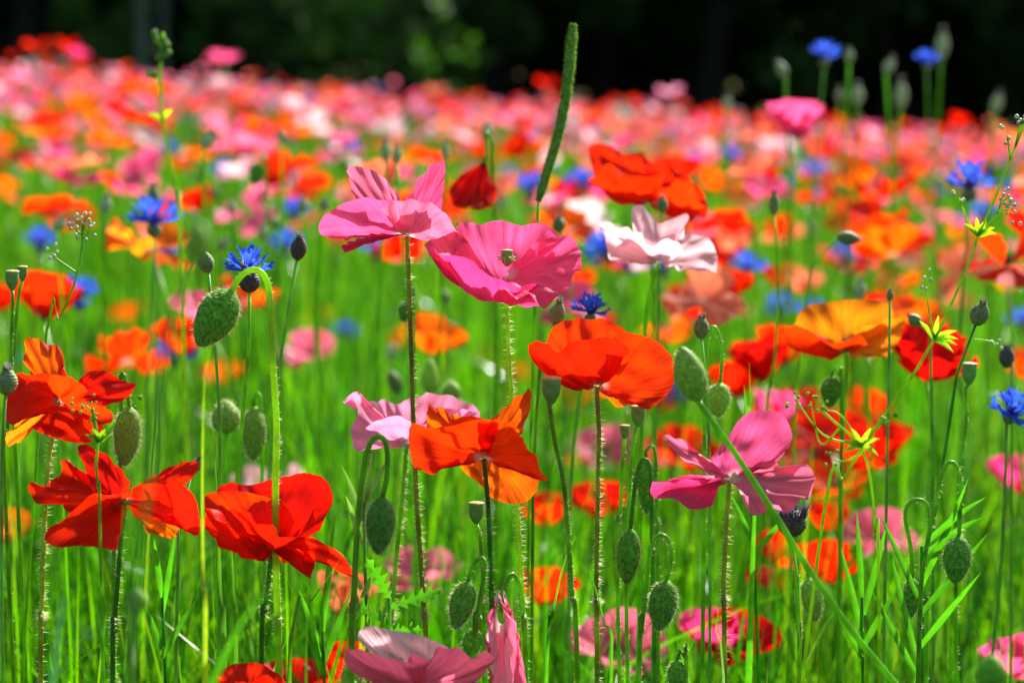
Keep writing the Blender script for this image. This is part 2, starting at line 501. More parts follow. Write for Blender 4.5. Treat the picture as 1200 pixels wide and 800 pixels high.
plant_tree(SHRUB, 'sunlit_shrub', 'sunlit light green bush before the dark wood, behind the pink poppies', -1.25, 27.0, 0.3, 1.0, None)
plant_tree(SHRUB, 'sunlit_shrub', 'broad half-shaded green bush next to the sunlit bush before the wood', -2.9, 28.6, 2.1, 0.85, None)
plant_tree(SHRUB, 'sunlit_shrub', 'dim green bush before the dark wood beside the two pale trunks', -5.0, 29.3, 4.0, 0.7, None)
for (px, dd, rr, lab) in ((166, 26.0, 0.055, 'slender pale trunk before the dark wood, the yellower of a pair'), (191, 28.0, 0.05, 'slender bluish trunk before the dark wood, the dimmer of a pair')):
    b = P(px, 95, dd); x, y = b[0], b[1]; z0 = float(ground(x, y))
    root = thing('young_tree', lab, 'tree', (x, y, z0))
    v, f, fr = tube([(x, y, z0 - 0.1), (x + 0.02, y, z0 + 1.2), (x, y, z0 + 2.6), (x + 0.05, y, z0 + 4.2)], [rr * 1.2, rr, rr * 0.8, rr * 0.4], 16, 8)
    part(root, 'trunk', v, f, M['bark_pale'])
    rng = np.random.default_rng(px)
    nl = 900
    c = np.array([x, y, z0 + 3.9]) + rng.normal(0, 1, (nl, 3)) * np.array([0.55, 0.55, 0.6])
    u = rng.normal(0, 1, (nl, 3)); u /= np.linalg.norm(u, axis=1)[:, None]
    w = np.cross(u, rng.normal(0, 1, (nl, 3))); w /= np.linalg.norm(w, axis=1)[:, None]
    s = 0.07
    v = np.stack([c - u * s, c + w * s * 0.6, c + u * s, c - w * s * 0.6], 1).reshape(-1, 3)
    part(root, 'crown', v, np.arange(nl * 4).reshape(-1, 4), M['tree_leaf_light'], kind='stuff', smooth=False)


# ------------------------------------------------------------------ meadow grass (nobody could count it)
def blades(n, d0, d1, hmin, hmax, wmin, wmax, nseg, rng, hpow=1.0, lean=0.25, palette=None, margin=0.5, kx=0.24):
    d = np.sqrt(rng.uniform(0, 1, n) * (d1 ** 2 - d0 ** 2) + d0 ** 2)
    x = rng.uniform(-1, 1, n) * (kx * d + margin)
    y = d
    z = ground(x, y) - 0.01
    h = hmin + (hmax - hmin) * rng.uniform(0, 1, n) ** hpow
    la = rng.uniform(0, 2 * math.pi, n)
    lm = np.abs(rng.normal(0, lean, n))
    bend = lm * rng.uniform(0.6, 1.8, n)
    fa = rng.uniform(0, math.pi, n)
    w = rng.uniform(wmin, wmax, n)
    t = np.linspace(0, 1, nseg + 1)
    off = h[:, None] * (lm[:, None] * 0.5 * t + bend[:, None] * t ** 2.4)
    cx = x[:, None] + np.cos(la)[:, None] * off
    cy = y[:, None] + np.sin(la)[:, None] * off
    cz = z[:, None] + h[:, None] * (t - 0.30 * np.clip(bend, 0, 1.1)[:, None] * t ** 3)
    prof = np.where(t < 0.35, 0.75 + 0.25 * t / 0.35, np.clip(1 - ((t - 0.35) / 0.65) ** 1.8, 0, 1))
    ww = w[:, None] * prof[None] * 0.5
    tw = fa[:, None] + t[None] * rng.normal(0, 0.7, n)[:, None]
    sx, sy = np.cos(tw) * ww, np.sin(tw) * ww
    A = np.stack([cx - sx, cy - sy, cz], -1)[:, :-1]
    B = np.stack([cx + sx, cy + sy, cz], -1)[:, :-1]
    tip = np.stack([cx, cy, cz], -1)[:, -1:]
    v = np.concatenate([A, B, tip], 1)
    per = 2 * nseg + 1
    tri = []
    for i in range(nseg - 1):
        tri += [(i, nseg + i, nseg + i + 1), (i, nseg + i + 1, i + 1)]
    tri.append((nseg - 1, 2 * nseg - 1, 2 * nseg))
    tri = np.array(tri)
    f = (np.arange(n)[:, None, None] * per + tri[None]).reshape(-1, 3)
    pal = np.array(palette)
    c = pal[rng.integers(0, len(pal), n)] * rng.uniform(0.75, 1.25, (n, 1))
    col = np.repeat(c[:, None, :], per, 1)
    return v.reshape(-1, 3), f, col.reshape(-1, 3)


def merge(items):
    V, F, C, k = [], [], [], 0
    for v, f, c in items:
        V.append(v); F.append(f + k); C.append(c); k += len(v)
    return np.concatenate(V), np.concatenate(F), np.concatenate(C)


PAL = [(0.030, 0.180, 0.002), (0.055, 0.240, 0.002), (0.105, 0.310, 0.003), (0.010, 0.070, 0.004), (0.008, 0.055, 0.006), (0.012, 0.080, 0.003), (0.022, 0.120, 0.003), (0.050, 0.160, 0.030)]
PALS = [(0.06, 0.25, 0.004), (0.10, 0.31, 0.004), (0.03, 0.15, 0.008), (0.08, 0.21, 0.05), (0.14, 0.28, 0.010), (0.018, 0.09, 0.006)]
g = np.random.default_rng(21)
items = [
    blades(7000, 0.50, 3.2, 0.10, 0.30, 0.0018, 0.0055, 7, g, 0.9, 0.26, PAL),
    blades(6500, 1.1, 2.2, 0.14, 0.34, 0.0016, 0.0050, 8, g, 0.9, 0.22, PAL),
    blades(520, 1.15, 2.2, 0.18, 0.36, 0.0050, 0.0090, 9, g, 0.9, 0.35, PAL),
    blades(420, 1.0, 1.5, 0.26, 0.37, 0.0012, 0.0024, 6, g, 1.1, 0.07, PALS),
    blades(900, 0.95, 3.2, 0.15, 0.33, 0.0055, 0.0105, 8, g, 0.9, 0.32, PAL),
    blades(1500, 0.80, 3.2, 0.26, 0.42, 0.0014, 0.0028, 6, g, 1.3, 0.09, PALS),
    blades(24000, 3.2, 9.0, 0.12, 0.35, 0.0026, 0.0075, 5, g, 0.9, 0.24, PAL),
    blades(4200, 3.2, 9.0, 0.30, 0.46, 0.0020, 0.0038, 4, g, 1.2, 0.10, PALS),
    blades(34000, 9.0, 25.0, 0.18, 0.40, 0.005, 0.012, 3, g, 0.8, 0.2, PAL),
]
v, f, c = merge(items)
me = mk_mesh('meadow_grass', v, f, [M['grass']], smooth=True, col=c)
o = add('meadow_grass', me, kind='stuff')
o['label'] = 'bright green meadow grass and thin stems between the flowers'
o['category'] = 'grass'

# ------------------------------------------------------------------ petals
def petal_patch(base, rim, k, seed, nu=46, nv=26, ruffle=0.0016, crinkle=0.00022, spread=0.07, jag=0.016, axis=(0, 0, 1), crumple=0.0008):
    """a petal stretched from its claw to a rim curve in space; k bows it along the flower's axis (negative = sags like a bowl)"""
    rng = np.random.default_rng(seed)
    R = crom(rim, nu)
    B0 = np.asarray(base, float)
    u = np.linspace(0, 1, nu)
    mean = R.mean(0)
    B = B0 + (R - mean) * spread
    # an uneven edge
    edge = sum(rng.normal(0, 1) * np.sin(2 * math.pi * (f * u + rng.uniform())) / f ** 0.55 for f in (2, 3, 5, 8, 11, 15, 20, 26))
    R = B0 + (R - B0) * (1 + jag * 0.5 * edge)[:, None]
    ax = np.asarray(axis, float)
    ln = np.linalg.norm(R - B, axis=1)[:, None]
    C = 0.5 * (B + R) + ax * k * ln
    v = np.linspace(0, 1, nv)[None, :, None]
    S = (1 - v) ** 2 * B[:, None] + 2 * v * (1 - v) * C[:, None] + v ** 2 * R[:, None]
    du = np.gradient(S, axis=0); dv = np.gradient(S, axis=1)
    nrm = np.cross(du, dv); nrm /= np.linalg.norm(nrm, axis=2)[..., None] + 1e-9
    vv = np.linspace(0, 1, nv)[None, :]
    wob = u[:, None] + 0.02 * np.sin(vv * 5 + rng.uniform(0, 6))
    ruf = sum(rng.normal(0, 1) * np.sin(2 * math.pi * (f * wob + rng.uniform())) for f in (1.5, 2.5, 4, 6)) * 0.5
    fine = sum(rng.normal(0, 1) * np.sin(2 * math.pi * (f * wob + rng.uniform())) for f in (8.3, 12.1, 16.7, 23.3, 29.9)) * 0.32 * (0.6 + 0.4 * np.sin(vv * 9 + 11 * wob))
    S = S + nrm * (ruffle * ruf * vv ** 2.2 + crinkle * fine * (0.35 + 0.65 * vv) * np.minimum(1, vv * 4) + 0.6 * ruffle * fine * 0.4 * vv ** 7)[..., None]
    # soft crumpling of the tissue
    du = np.gradient(S, axis=0); dv = np.gradient(S, axis=1)
    nrm = np.cross(du, dv); nrm /= np.linalg.norm(nrm, axis=2)[..., None] + 1e-9
    size = float(np.linalg.norm(R.max(0) - R.min(0)))
    cr = 0.0
    for q in range(9):
        kx, ky = rng.uniform(-7, 7), rng.uniform(1.0, 5.5)
        cr = cr + rng.normal(0, 1) * np.sin(2 * math.pi * (kx * u[:, None] * 0.5 + ky * vv * 0.5 + rng.uniform())) / (1 + 0.25 * math.hypot(kx, ky))
    S = S + nrm * (crumple * cr * np.minimum(1, vv * 2.5) * min(1.0, size / 0.05))[..., None]
    uv = np.stack(np.broadcast_arrays(u[:, None], vv), -1).reshape(-1, 2)
    return S.reshape(-1, 3), grid_faces(nu, nv), uv


def gen_petal(rng, az, Ln, half, e0, e1, opn, ruffle, nu=22, nv=14):
    """a free-standing petal about the origin, z up"""
    u = np.linspace(-1, 1, nu)
    t = np.linspace(0, 1, nv)
    el = np.radians(e0 + (e1 - e0) * t)
    dx = np.cos(el); dz = np.sin(el)
    x = np.concatenate([[0], np.cumsum((dx[1:] + dx[:-1]) / 2)]) / (nv - 1)
    z = np.concatenate([[0], np.cumsum((dz[1:] + dz[:-1]) / 2)]) / (nv - 1)
    edge = sum(rng.normal(0, 1) * np.sin(math.pi * (f * u + rng.uniform(0, 2))) / f ** 0.6 for f in (2, 3, 5, 7))
    rim = (1 - 0.22 * np.abs(u) ** 3.2) * (1 + 0.022 * edge)
    phi = u * math.radians(half)
    xs = x[None] * rim[:, None] * Ln; zs = z[None] * rim[:, None] * Ln
    rho = t[None] * rim[:, None] * Ln
    lat = (opn * rho + (1 - opn) * xs) * np.sin(phi)[:, None]
    fw = xs * np.cos(phi)[:, None] + 0.0015
    ruf = sum(rng.normal(0, 1) * np.sin(math.pi * (f * u + rng.uniform(0, 2))) for f in (1, 2, 3, 5))
    w = ruffle * ruf[:, None] * t[None] ** 2
    zs = zs + w * np.cos(el)[None]; fw = fw - w * np.sin(el)[None]
    c, s = math.cos(az), math.sin(az)
    V = np.stack([fw * c - lat * s, fw * s + lat * c, zs], -1).reshape(-1, 3)
    uv = np.stack(np.broadcast_arrays((u[:, None] + 1) / 2, t[None]), -1).reshape(-1, 2)
    return V, grid_faces(nu, nv), uv


VARIANTS = [  # (outer e0, e1, half), (inner e0, e1, half), openness
    ((8, 30, 74), (20, 48, 66), 0.45),      # open bowl
    ((4, 10, 76), (12, 24, 70), 0.30),      # flat
    ((22, 66, 70), (36, 78, 60), 0.60),     # cup
    ((-6, -14, 68), (26, 70, 62), 0.50),    # two petals dropped
    ((30, 84, 66), (44, 92, 58), 0.70),     # half closed
    ((10, 52, 72), (2, -20, 60), 0.50),     # ragged
]


def petals_of(var, seed, nu, nv, R=0.040):
    (a, b, op) = VARIANTS[var]
    rng = np.random.default_rng(seed)
    out = []
    for i in range(4):
        e0, e1, half = (a, b)[i % 2]
        az = i * math.pi / 2 + rng.normal(0, 0.12)
        out.append(gen_petal(rng, az, R * rng.uniform(0.92, 1.06), half * rng.uniform(0.9, 1.05), e0 + rng.normal(0, 5), e1 + rng.normal(0, 10), op, 0.0022, nu, nv))
    return out


def revolve(profile, n=20, mod=None):
    """profile [(r, z)...] about z; mod(theta, k) scales the radius"""
    pr = np.asarray(profile, float)
    th = np.linspace(0, 2 * math.pi, n, endpoint=False)
    r = np.ones((n, 1)) * pr[None, :, 0] * (mod(th[:, None], np.linspace(0, 1, len(pr))[None]) if mod else 1.0)
    v = np.stack([r * np.cos(th)[:, None], r * np.sin(th)[:, None], np.broadcast_to(pr[None, :, 1], r.shape)], -1).reshape(-1, 3)
    return v, grid_faces(n, len(pr), wrap=True)


def capsule_mesh(s=1.0):
    """poppy seed vessel: a little urn, flat rayed lid"""
    body = [(0.0003, -0.0005), (0.0016, 0.0), (0.0026, 0.0015), (0.0040, 0.0042), (0.0046, 0.0075), (0.0047, 0.0100), (0.0044, 0.0118)]
    lid = [(0.0047, 0.0117), (0.0051, 0.0122), (0.0049, 0.0130), (0.0030, 0.0134), (0.0002, 0.0138)]
    b = revolve([(r * s, z * s) for r, z in body], 18)
    l = revolve([(r * s, z * s) for r, z in lid], 36, lambda th, k: 1 + 0.05 * np.cos(9 * th))
    return b, l


def stamen_mesh(n=46, r=0.0085, seed=3):
    rng = np.random.default_rng(seed)
    V, F = [], []
    for i in range(n):
        a = rng.uniform(0, 2 * math.pi); rr = r * rng.uniform(0.6, 1.0); h = rng.uniform(0.005, 0.010)
        p0 = np.array([0.0025 * math.cos(a), 0.0025 * math.sin(a), 0.001]); p1 = np.array([rr * math.cos(a), rr * math.sin(a), h])
        s = np.array([-math.sin(a), math.cos(a), 0]) * 0.00012
        k = len(V)
        V += [p0 - s, p0 + s, p1 + s, p1 - s]
        F.append((k, k + 1, k + 2, k + 3))
        k = len(V); q = 0.0007
        V += [p1 + np.array(d) * q for d in ((1, 0, 0), (-1, 0, 0), (0, 1, 0), (0, -1, 0), (0, 0, 1.5), (0, 0, -1.5))]
        F += [(k + a_, k + b_, k + c_) for a_, b_, c_ in ((0, 2, 4), (2, 1, 4), (1, 3, 4), (3, 0, 4), (2, 0, 5), (1, 2, 5), (3, 1, 5), (0, 3, 5))]
    return V, F


CAP_B, CAP_L = capsule_mesh()
CAP_ME = mk_mesh('capsule', *CAP_B, [M['capsule']])
LID_ME = mk_mesh('lid', *CAP_L, [M['crown_disc']])
ST_V, ST_F = stamen_mesh()
ST_ME = mk_mesh('stamen_ring', ST_V, ST_F, [M['stamen']])
ST_ME_DARK = mk_mesh('stamen_ring', ST_V, ST_F, [M['stamen_dark']])


def foot_of(p, jitter=0.012):
    x = p[0] + rnd.uniform(-jitter, jitter); y = p[1] + rnd.uniform(-jitter, jitter)
    return np.array([x, y, float(ground(x, y)) - 0.005])


def px_path(pts, d):
    """stem pixels, each (x, y) or (x, y, extra depth in cm), top first, then down to the soil"""
    w = [P(q[0], q[1], d + (q[2] * 0.01 if len(q) > 2 else 0)) for q in pts]
    last = w[-1]
    step = w[-1] - w[-2] if len(w) > 1 else np.array([0, 0, -1.0])
    gz = float(ground(last[0], last[1]))
    k = min(0.12, max(0, (last[2] - gz)) * 0.35)
    dirv = step / (np.linalg.norm(step) + 1e-9)
    f = last + dirv * k
    foot = np.array([f[0], f[1], float(ground(f[0], f[1])) - 0.005])
    if last[2] - foot[2] > 0.02:
        w.append(foot)
    return w


def stem_parts(root, path, r, mat, hair=0, hair_len=0.0032, hmat='hair', n=None, sides=8, hlo=0.0, hhi=0.62):
    n = n or max(70, 16 * len(path))
    v, f, fr = tube(path, [r * 0.85, r, r * 1.08, r * 1.15], n, sides)
    s = part(root, 'stem', v, f, M[mat])
    if hair:
        hv, hf = hairs(fr, int(hair * 2.2), hair_len, lo=hlo, hi=hhi)
        part(root, 'hair', hv, hf, M[hmat], parent=s, kind='stuff')
    return s


def hero(label, d, base, petals, stem, color, stem_mat='stem', hair=420, centre=None, r=0.00135, cap=1.0, up=(0, 0, 1), lift=0.0):
    B = P(base[0], base[1], d)
    path = px_path([base] + stem, d)
    root = thing('poppy', label, 'poppy', path[-1], 'sharp poppies along the front of the meadow')
    for i, pt in enumerate(petals):
        col = pt.get('c', color)
        rim = [P(x, y, d + (z * 0.0035 if z > 0 else z * 0.01)) for x, y, z in pt['rim']]
        b = P(*pt['base'][:2], d + (pt['base'][2] if len(pt['base']) > 2 else 0) * 0.01) if 'base' in pt else B + np.array(up) * 0.001
        v, f, uv = petal_patch(b, rim, pt.get('k', -0.16), hash_(label) + i * 17, ruffle=pt.get('ruf', 0.0016), jag=pt.get('jag', 0.016), crinkle=pt.get('cr', 0.00022), spread=pt.get('sp', 0.07))
        part(root, 'petal', v, f, M[col], uv=uv)
    stem_parts(root, path, r, stem_mat, hair)
    if centre:
        loc = Vector(B) + Vector(up) * lift - root.location
        rot = Vector(up).to_track_quat('Z', 'Y').to_euler()
        c = add('capsule', CAP_ME, root); c.location = loc; c.rotation_euler = rot; c.scale = (0.6 * cap,) * 3
        l = add('lid', LID_ME, c)
        s = add('stamen_ring', ST_ME_DARK if centre == 'dark' else ST_ME, root, 'stuff'); s.location = loc; s.rotation_euler = rot; s.scale = (0.62, 0.62, 0.5)
    return root


def hash_(s):
    h = 7
    for ch in s:
        h = (h * 31 + ord(ch)) % 1000003
    return h


def pet(rim, k=-0.16, **kw):
    d = dict(rim=rim, k=k); d.update(kw)
    return d


# ------------------------------------------------------------------ the sharp poppies, one by one
hero('bright pink poppy side-on with two petals standing upright, touching the pink bowl poppy', 1.20, (477, 277), [
    pet([(417, 240, 0.6), (408, 200, 2.4), (416, 196, 2.7), (430, 198, 2.9), (449, 208, 2.9), (470, 238, 2.4)], -0.10, c='rose', cr=0.0003),
    pet([(474, 240, 2.4), (490, 212, 2.2), (504, 197, 1.7), (519, 187, 1.2), (521, 208, 0.7), (517, 246, 0.2)], -0.08, c='pink', cr=0.0003),
    pet([(466, 234, -1.6), (440, 235, -1.6), (408, 238, -1.2), (384, 247, -0.6), (374, 262, 0.2), (377, 277, 0.6), (402, 280, 0.6), (430, 280, 0.0)], 0.05, c='pink'),
    pet([(446, 243, -3.0), (462, 234, -2.8), (492, 236, -2.2), (520, 249, -1.2), (541, 279, -0.4), (522, 275, 0.4)], -0.10, c='rose'),
    pet([(441, 277, -0.3), (424, 281, -0.6), (410, 286, -0.8), (401, 293, -1.0), (414, 285, -0.2), (436, 279, 0.2)], 0.04, c='magenta'),
], [(478, 300), (480, 350), (482, 410), (484, 480), (487, 560), (492, 640), (497, 720), (500, 795)], 'pink', 'stem_red')

hero('deep pink ruffled bowl poppy facing up with a yellow-green centre', 1.19, (594, 352), [
    pet([(520, 300, 0.6), (531, 272, 1.8), (543, 261, 2.6), (562, 263, 3.0), (586, 258, 3.3), (610, 265, 3.3), (630, 260, 3.1), (648, 269, 2.6), (664, 292, 1.6)], -0.30, c='pink', cr=0.0003, ruf=0.0020, base=(594, 338, 0.4)),
    pet([(642, 268, 2.0), (660, 278, 1.4), (675, 284, 0.5), (682, 298, -0.4), (679, 316, -1.3), (664, 336, -2.1), (647, 350, -2.9), (622, 351, -3.5), (600, 352, -4.0), (583, 344, -4.1)], 0.0, c='pink', cr=0.00045, ruf=0.0022, base=(594, 322, -0.4)),
    pet([(652, 344, -1.0), (630, 338, -2.0), (606, 332, -2.8), (586, 328, -3.2), (572, 318, -3.4), (554, 308, -3.2), (530, 301, -2.6), (507, 294, -1.6), (499, 287, -0.6)], -0.40, c='magenta', sp=0.04),  # outer face in shade, the shade painted in as a darker pink
    pet([(542, 262, 1.9), (530, 272, 1.3), (516, 278, 0.7), (500, 284, 0.0), (510, 295, -1.2), (532, 300, -2.0)], -0.30, c='rose', cr=0.00038, base=(592, 340, 0.2)),
], [(594, 364, 0.2), (596, 410, 0.4), (599, 460), (603, 540), (608, 620), (612, 700), (614, 790)], 'pink', 'lime', centre='stamen', lift=0.017)

hero('translucent scarlet poppy seen from the side above a flat-topped seed head', 1.21, (700, 453), [
    pet([(640, 416, 1.6), (643, 394, 2.4), (656, 379, 3.0), (684, 373, 3.4), (711, 376, 3.4), (730, 385, 3.1), (748, 402, 2.4)], -0.15, c='scarlet', cr=0.0003),  # sun glowing through the back petal put into its colour
    pet([(722, 440, 2.2), (735, 460, 2.4), (736, 474, 2.5), (719, 474, 2.4), (704, 464, 1.6)], 0.05, c='orange'),
    pet([(672, 452, -1.0), (640, 440, -1.6), (625, 424, -2.0), (620, 404, -2.2), (633, 401, -2.6), (652, 414, -2.9), (668, 401, -3.1), (698, 398, -3.3), (726, 399, -3.0), (738, 412, -2.4)], -0.14, c='red'),
    pet([(718, 398, -1.8), (742, 389, -0.8), (768, 398, 0.2), (786, 415, 0.9), (791, 438, 1.0), (783, 463, 0.3), (768, 475, -0.3), (750, 475, -0.7), (727, 467, -0.9)], -0.12, c='scarlet', cr=0.0003),  # glow painted in here too; the shaded front petal stays red
], [(700, 470), (702, 510), (701, 560), (700, 620), (699, 700), (700, 790)], 'red', 'stem_red', 520)

hero('orange-red poppy with one broad orange petal hanging down below its cup', 1.17, (567, 537), [
    pet([(500, 500, 2.4), (502, 471, 2.8), (508, 474, 2.9), (528, 484, 2.9), (550, 494, 2.6), (575, 500, 2.0)], -0.12, c='orange'),
    pet([(574, 498, 2.2), (584, 484, 2.3), (598, 471, 2.2), (621, 456, 2.0), (621, 478, 1.5), (612, 506, 0.8)], -0.08, c='orange'),
    pet([(536, 540, -0.6), (508, 545, -1.6), (488, 549, -2.2), (483, 524, -2.6), (484, 498, -2.8), (506, 499, -3.0), (530, 491, -3.2), (560, 488, -3.2), (585, 493, -2.9)], -0.10, c='scarlet'),
    pet([(560, 489, -3.0), (584, 492, -2.8), (603, 502, -2.2), (617, 521, -1.6), (630, 542, -1.2), (642, 562, -1.0), (622, 546, -0.4)], -0.10, c='scarlet'),
    pet([(536, 540, 0.8), (545, 553, 1.2), (560, 565, 1.5), (575, 581, 1.8), (594, 589, 1.8), (616, 587, 1.6), (629, 572, 1.3), (630, 551, 1.0), (616, 537, 0.6)], 0.03, c='orange', base=(578, 534, 0.6), sp=0.16),
], [(569, 556), (572, 590), (574, 640), (576, 700), (577, 790)], 'scarlet', 'stem_dark', 300)

hero('mauve-pink wavy poppy tucked behind the orange-red poppy', 1.27, (477, 520), [
    pet([(440, 480, 2.0), (444, 468, 2.6), (470, 472, 3.0), (500, 461, 3.2), (535, 466, 3.0), (560, 482, 2.2), (556, 500, 1.0)], -0.14, c='mauve', ruf=0.0022),
    pet([(440, 470, 0.6), (428, 468, 0.4), (420, 458, 0.2), (403, 470, -0.2), (417, 486, -1.0), (413, 505, -1.6), (427, 523, -2.0), (451, 528, -2.0)], -0.06, c='mauve', ruf=0.002),
    pet([(428, 500, -2.6), (445, 490, -3.0), (475, 490, -3.2), (510, 500, -3.0), (535, 515, -2.2), (520, 530, -1.0), (483, 528, -1.0)], -0.08, c='mauve'),
    pet([(510, 478, 1.5), (545, 480, 1.0), (562, 488, 0.2), (550, 515, -0.8), (520, 528, -1.2)], -0.08, c='mauve'),
], [(475, 545), (470, 600), (464, 660), (460, 720), (456, 790)], 'mauve', 'stem', 300)

hero('pink poppy with one tall upright petal behind a slanting bud stem', 1.18, (855, 563), [
    pet([(824, 545, 1.2), (843, 524, 1.8), (852, 510, 2.2), (862, 495, 2.5), (880, 483, 2.7), (902, 480, 2.7), (920, 487, 2.5), (928, 505, 2.1), (926, 521, 1.6), (910, 541, 1.0)], -0.05, c='pink', cr=0.00042, jag=0.012),
    pet([(843, 555, 0.4), (828, 543, 0.8), (814, 527, 1.2), (793, 514, 1.4), (783, 508, 1.4), (777, 513, 1.2), (790, 529, 0.6), (812, 546, 0.0), (834, 557, -0.6)], 0.02, c='rose', sp=0.03),
    pet([(842, 556, -2.0), (815, 558, -1.8), (786, 564, -1.4), (765, 568, -1.0), (765, 582, -0.8), (781, 585, -1.2), (810, 594, -1.8), (829, 584, -2.4)], 0.05, c='magenta', ruf=0.002),
    pet([(878, 550, 0.6), (892, 547, 0.9), (906, 541, 1.0), (927, 548, 0.8), (952, 550, 0.4), (954, 568, -0.6), (947, 583, -1.3), (933, 594, -1.9), (910, 596, -2.4), (886, 591, -2.6), (868, 577, -2.6)], 0.03, c='rose', ruf=0.0026),
], [(853, 590), (850, 640), (848, 700), (849, 790)], 'pink', 'stem_red', 300)

hero('large red bowl poppy glowing orange inside, one petal flopped out to its side', 1.15, (318, 645), [
    pet([(252, 600, 0.8), (256, 572, 2.0), (268, 566, 2.6), (290, 566, 3.0), (322, 560, 3.3), (360, 555, 3.2), (378, 560, 2.8), (388, 572, 2.2), (386, 592, 1.4), (374, 618, 0.4)], -0.14, c='red', cr=0.0003),
    pet([(262, 634, -0.4), (246, 614, -0.6), (239, 594, -0.4), (241, 580, 0.0), (260, 575, 0.4), (285, 576, 0.8), (318, 584, 0.9), (338, 596, 0.7), (347, 613, 0.2)], -0.08, c='scarlet'),  # sunlit left petal, its orange glow painted in as scarlet
    pet([(310, 646, -1.4), (301, 660, -1.8), (282, 649, -2.2), (261, 639, -2.4), (246, 618, -2.5), (240, 596, -2.4), (252, 600, -2.8), (270, 612, -3.0), (285, 624, -3.0)], -0.04, c='red'),
    pet([(270, 594, -2.0), (285, 596, -2.6), (305, 612, -3.1), (325, 632, -3.2), (350, 620, -2.8), (366, 605, -2.0), (380, 596, -1.0)], -0.12, c='red'),
    pet([(352, 632, -1.0), (370, 633, -1.2), (388, 639, -1.4), (402, 652, -1.8), (413, 668, -2.0), (415, 677, -2.0), (398, 664, -1.4), (376, 657, -0.8), (352, 654, -0.4)], 0.05, c='red', sp=0.12),
    pet([(308, 650, 0.6), (330, 657, 1.0), (352, 657, 0.8), (360, 645, 0.4)], 0.02, c='orange'),
    pet([(346, 640, -1.6), (354, 652, -1.8), (363, 680, -2.0), (366, 662, -1.6), (362, 640, -1.2)], 0.02, c='red'),
], [(316, 670, 0.6), (310, 720, 0.8), (306, 790, 0.8)], 'red', 'stem_dark', 200)

hero('ragged deep red poppy with spread petals, one petal tip resting against a hairy bud', 1.15, (146, 590), [
    pet([(111, 578, 2.2), (98, 560, 2.6), (84, 548, 2.8), (67, 540, 2.8), (65, 555, 2.6), (62, 566, 2.2), (35, 568, 1.6), (38, 580, 1.4), (60, 590, 1.4), (86, 600, 1.4)], 0.02, c='red', ruf=0.0022),
    pet([(142, 600, -0.6), (112, 580, -0.2), (100, 550, 0.4), (90, 524, 0.6), (102, 521, 0.8), (118, 530, 0.6), (136, 545, 0.2), (152, 564, -0.4)], 0.05, c='dark_red', ruf=0.001),
    pet([(142, 578, -1.6), (112, 582, -2.2), (80, 602, -2.4), (54, 628, -2.4), (66, 641, -2.2), (110, 642, -2.0), (138, 642, -1.6)], 0.06, c='red', ruf=0.0022),
    pet([(150, 580, 1.0), (170, 565, 1.6), (190, 550, 1.9), (214, 546, 2.0), (230, 539, 2.0), (232, 552, 1.7), (212, 568, 1.0), (190, 580, 0.2)], 0.03, c='red'),
    pet([(165, 566, -2.2), (185, 562, -2.4), (205, 564, -2.4), (224, 578, -2.0), (233, 602, -1.5), (232, 624, -1.3), (222, 624, -1.2), (211, 606, -0.8), (180, 604, -0.6)], 0.02, c='red', ruf=0.0018),
    pet([(158, 604, 1.4), (176, 606, 1.7), (206, 611, 1.8), (208, 627, 1.8), (198, 630, 1.8), (186, 628, 1.8), (172, 618, 1.5)], 0.03, c='orange', sp=0.15),
], [(143, 620), (138, 680), (134, 740), (132, 795)], 'red', 'stem_dark', 200)

hero('scarlet poppy with white claw and a square orange petal standing up at its back', 1.17, (69, 472), [
    pet([(36, 440, 2.0), (28, 418, 2.5), (31, 398, 2.8), (40, 397, 2.8), (52, 402, 2.9), (70, 405, 2.8), (75, 416, 2.5), (73, 440, 2.0)], -0.04, c='orange', sp=0.25, jag=0.01),
    pet([(60, 438, -0.6), (40, 438, -0.6), (18, 440, -0.8), (6, 462, -1.4), (8, 484, -2.0), (10, 496, -2.2), (30, 489, -2.4), (52, 484, -2.0)], -0.04, c='red'),
    pet([(54, 444, -1.0), (60, 438, -1.0), (74, 439, -1.2), (88, 443, -1.6), (97, 459, -2.2), (112, 477, -2.7), (131, 491, -3.0), (127, 499, -3.0), (108, 492, -2.2)], -0.10, c='scarlet'),
    pet([(94, 450, 1.4), (104, 440, 2.0), (118, 433, 2.4), (136, 441, 2.4), (158, 450, 2.2), (155, 460, 1.8), (130, 474, 0.8), (112, 478, 0.4)], -0.04, c='red'),
    pet([(28, 492, -1.4), (46, 484, -2.2), (72, 486, -2.6), (106, 490, -2.6), (120, 501, -2.0), (111, 518, -1.4), (89, 519, -1.0), (57, 511, -0.6), (36, 500, -0.6)], 0.04, c='red', base=(70, 476, 0)),
    pet([(20, 496, 1.8), (6, 512, 2.2), (10, 522, 2.3), (26, 516, 2.0), (36, 500, 1.4)], 0.0, c='amber'),
], [(66, 490), (60, 520), (55, 560), (51, 640), (49, 720), (48, 795)], 'scarlet', 'stem_red', 460, up=(-0.1, -0.45, 0.9))

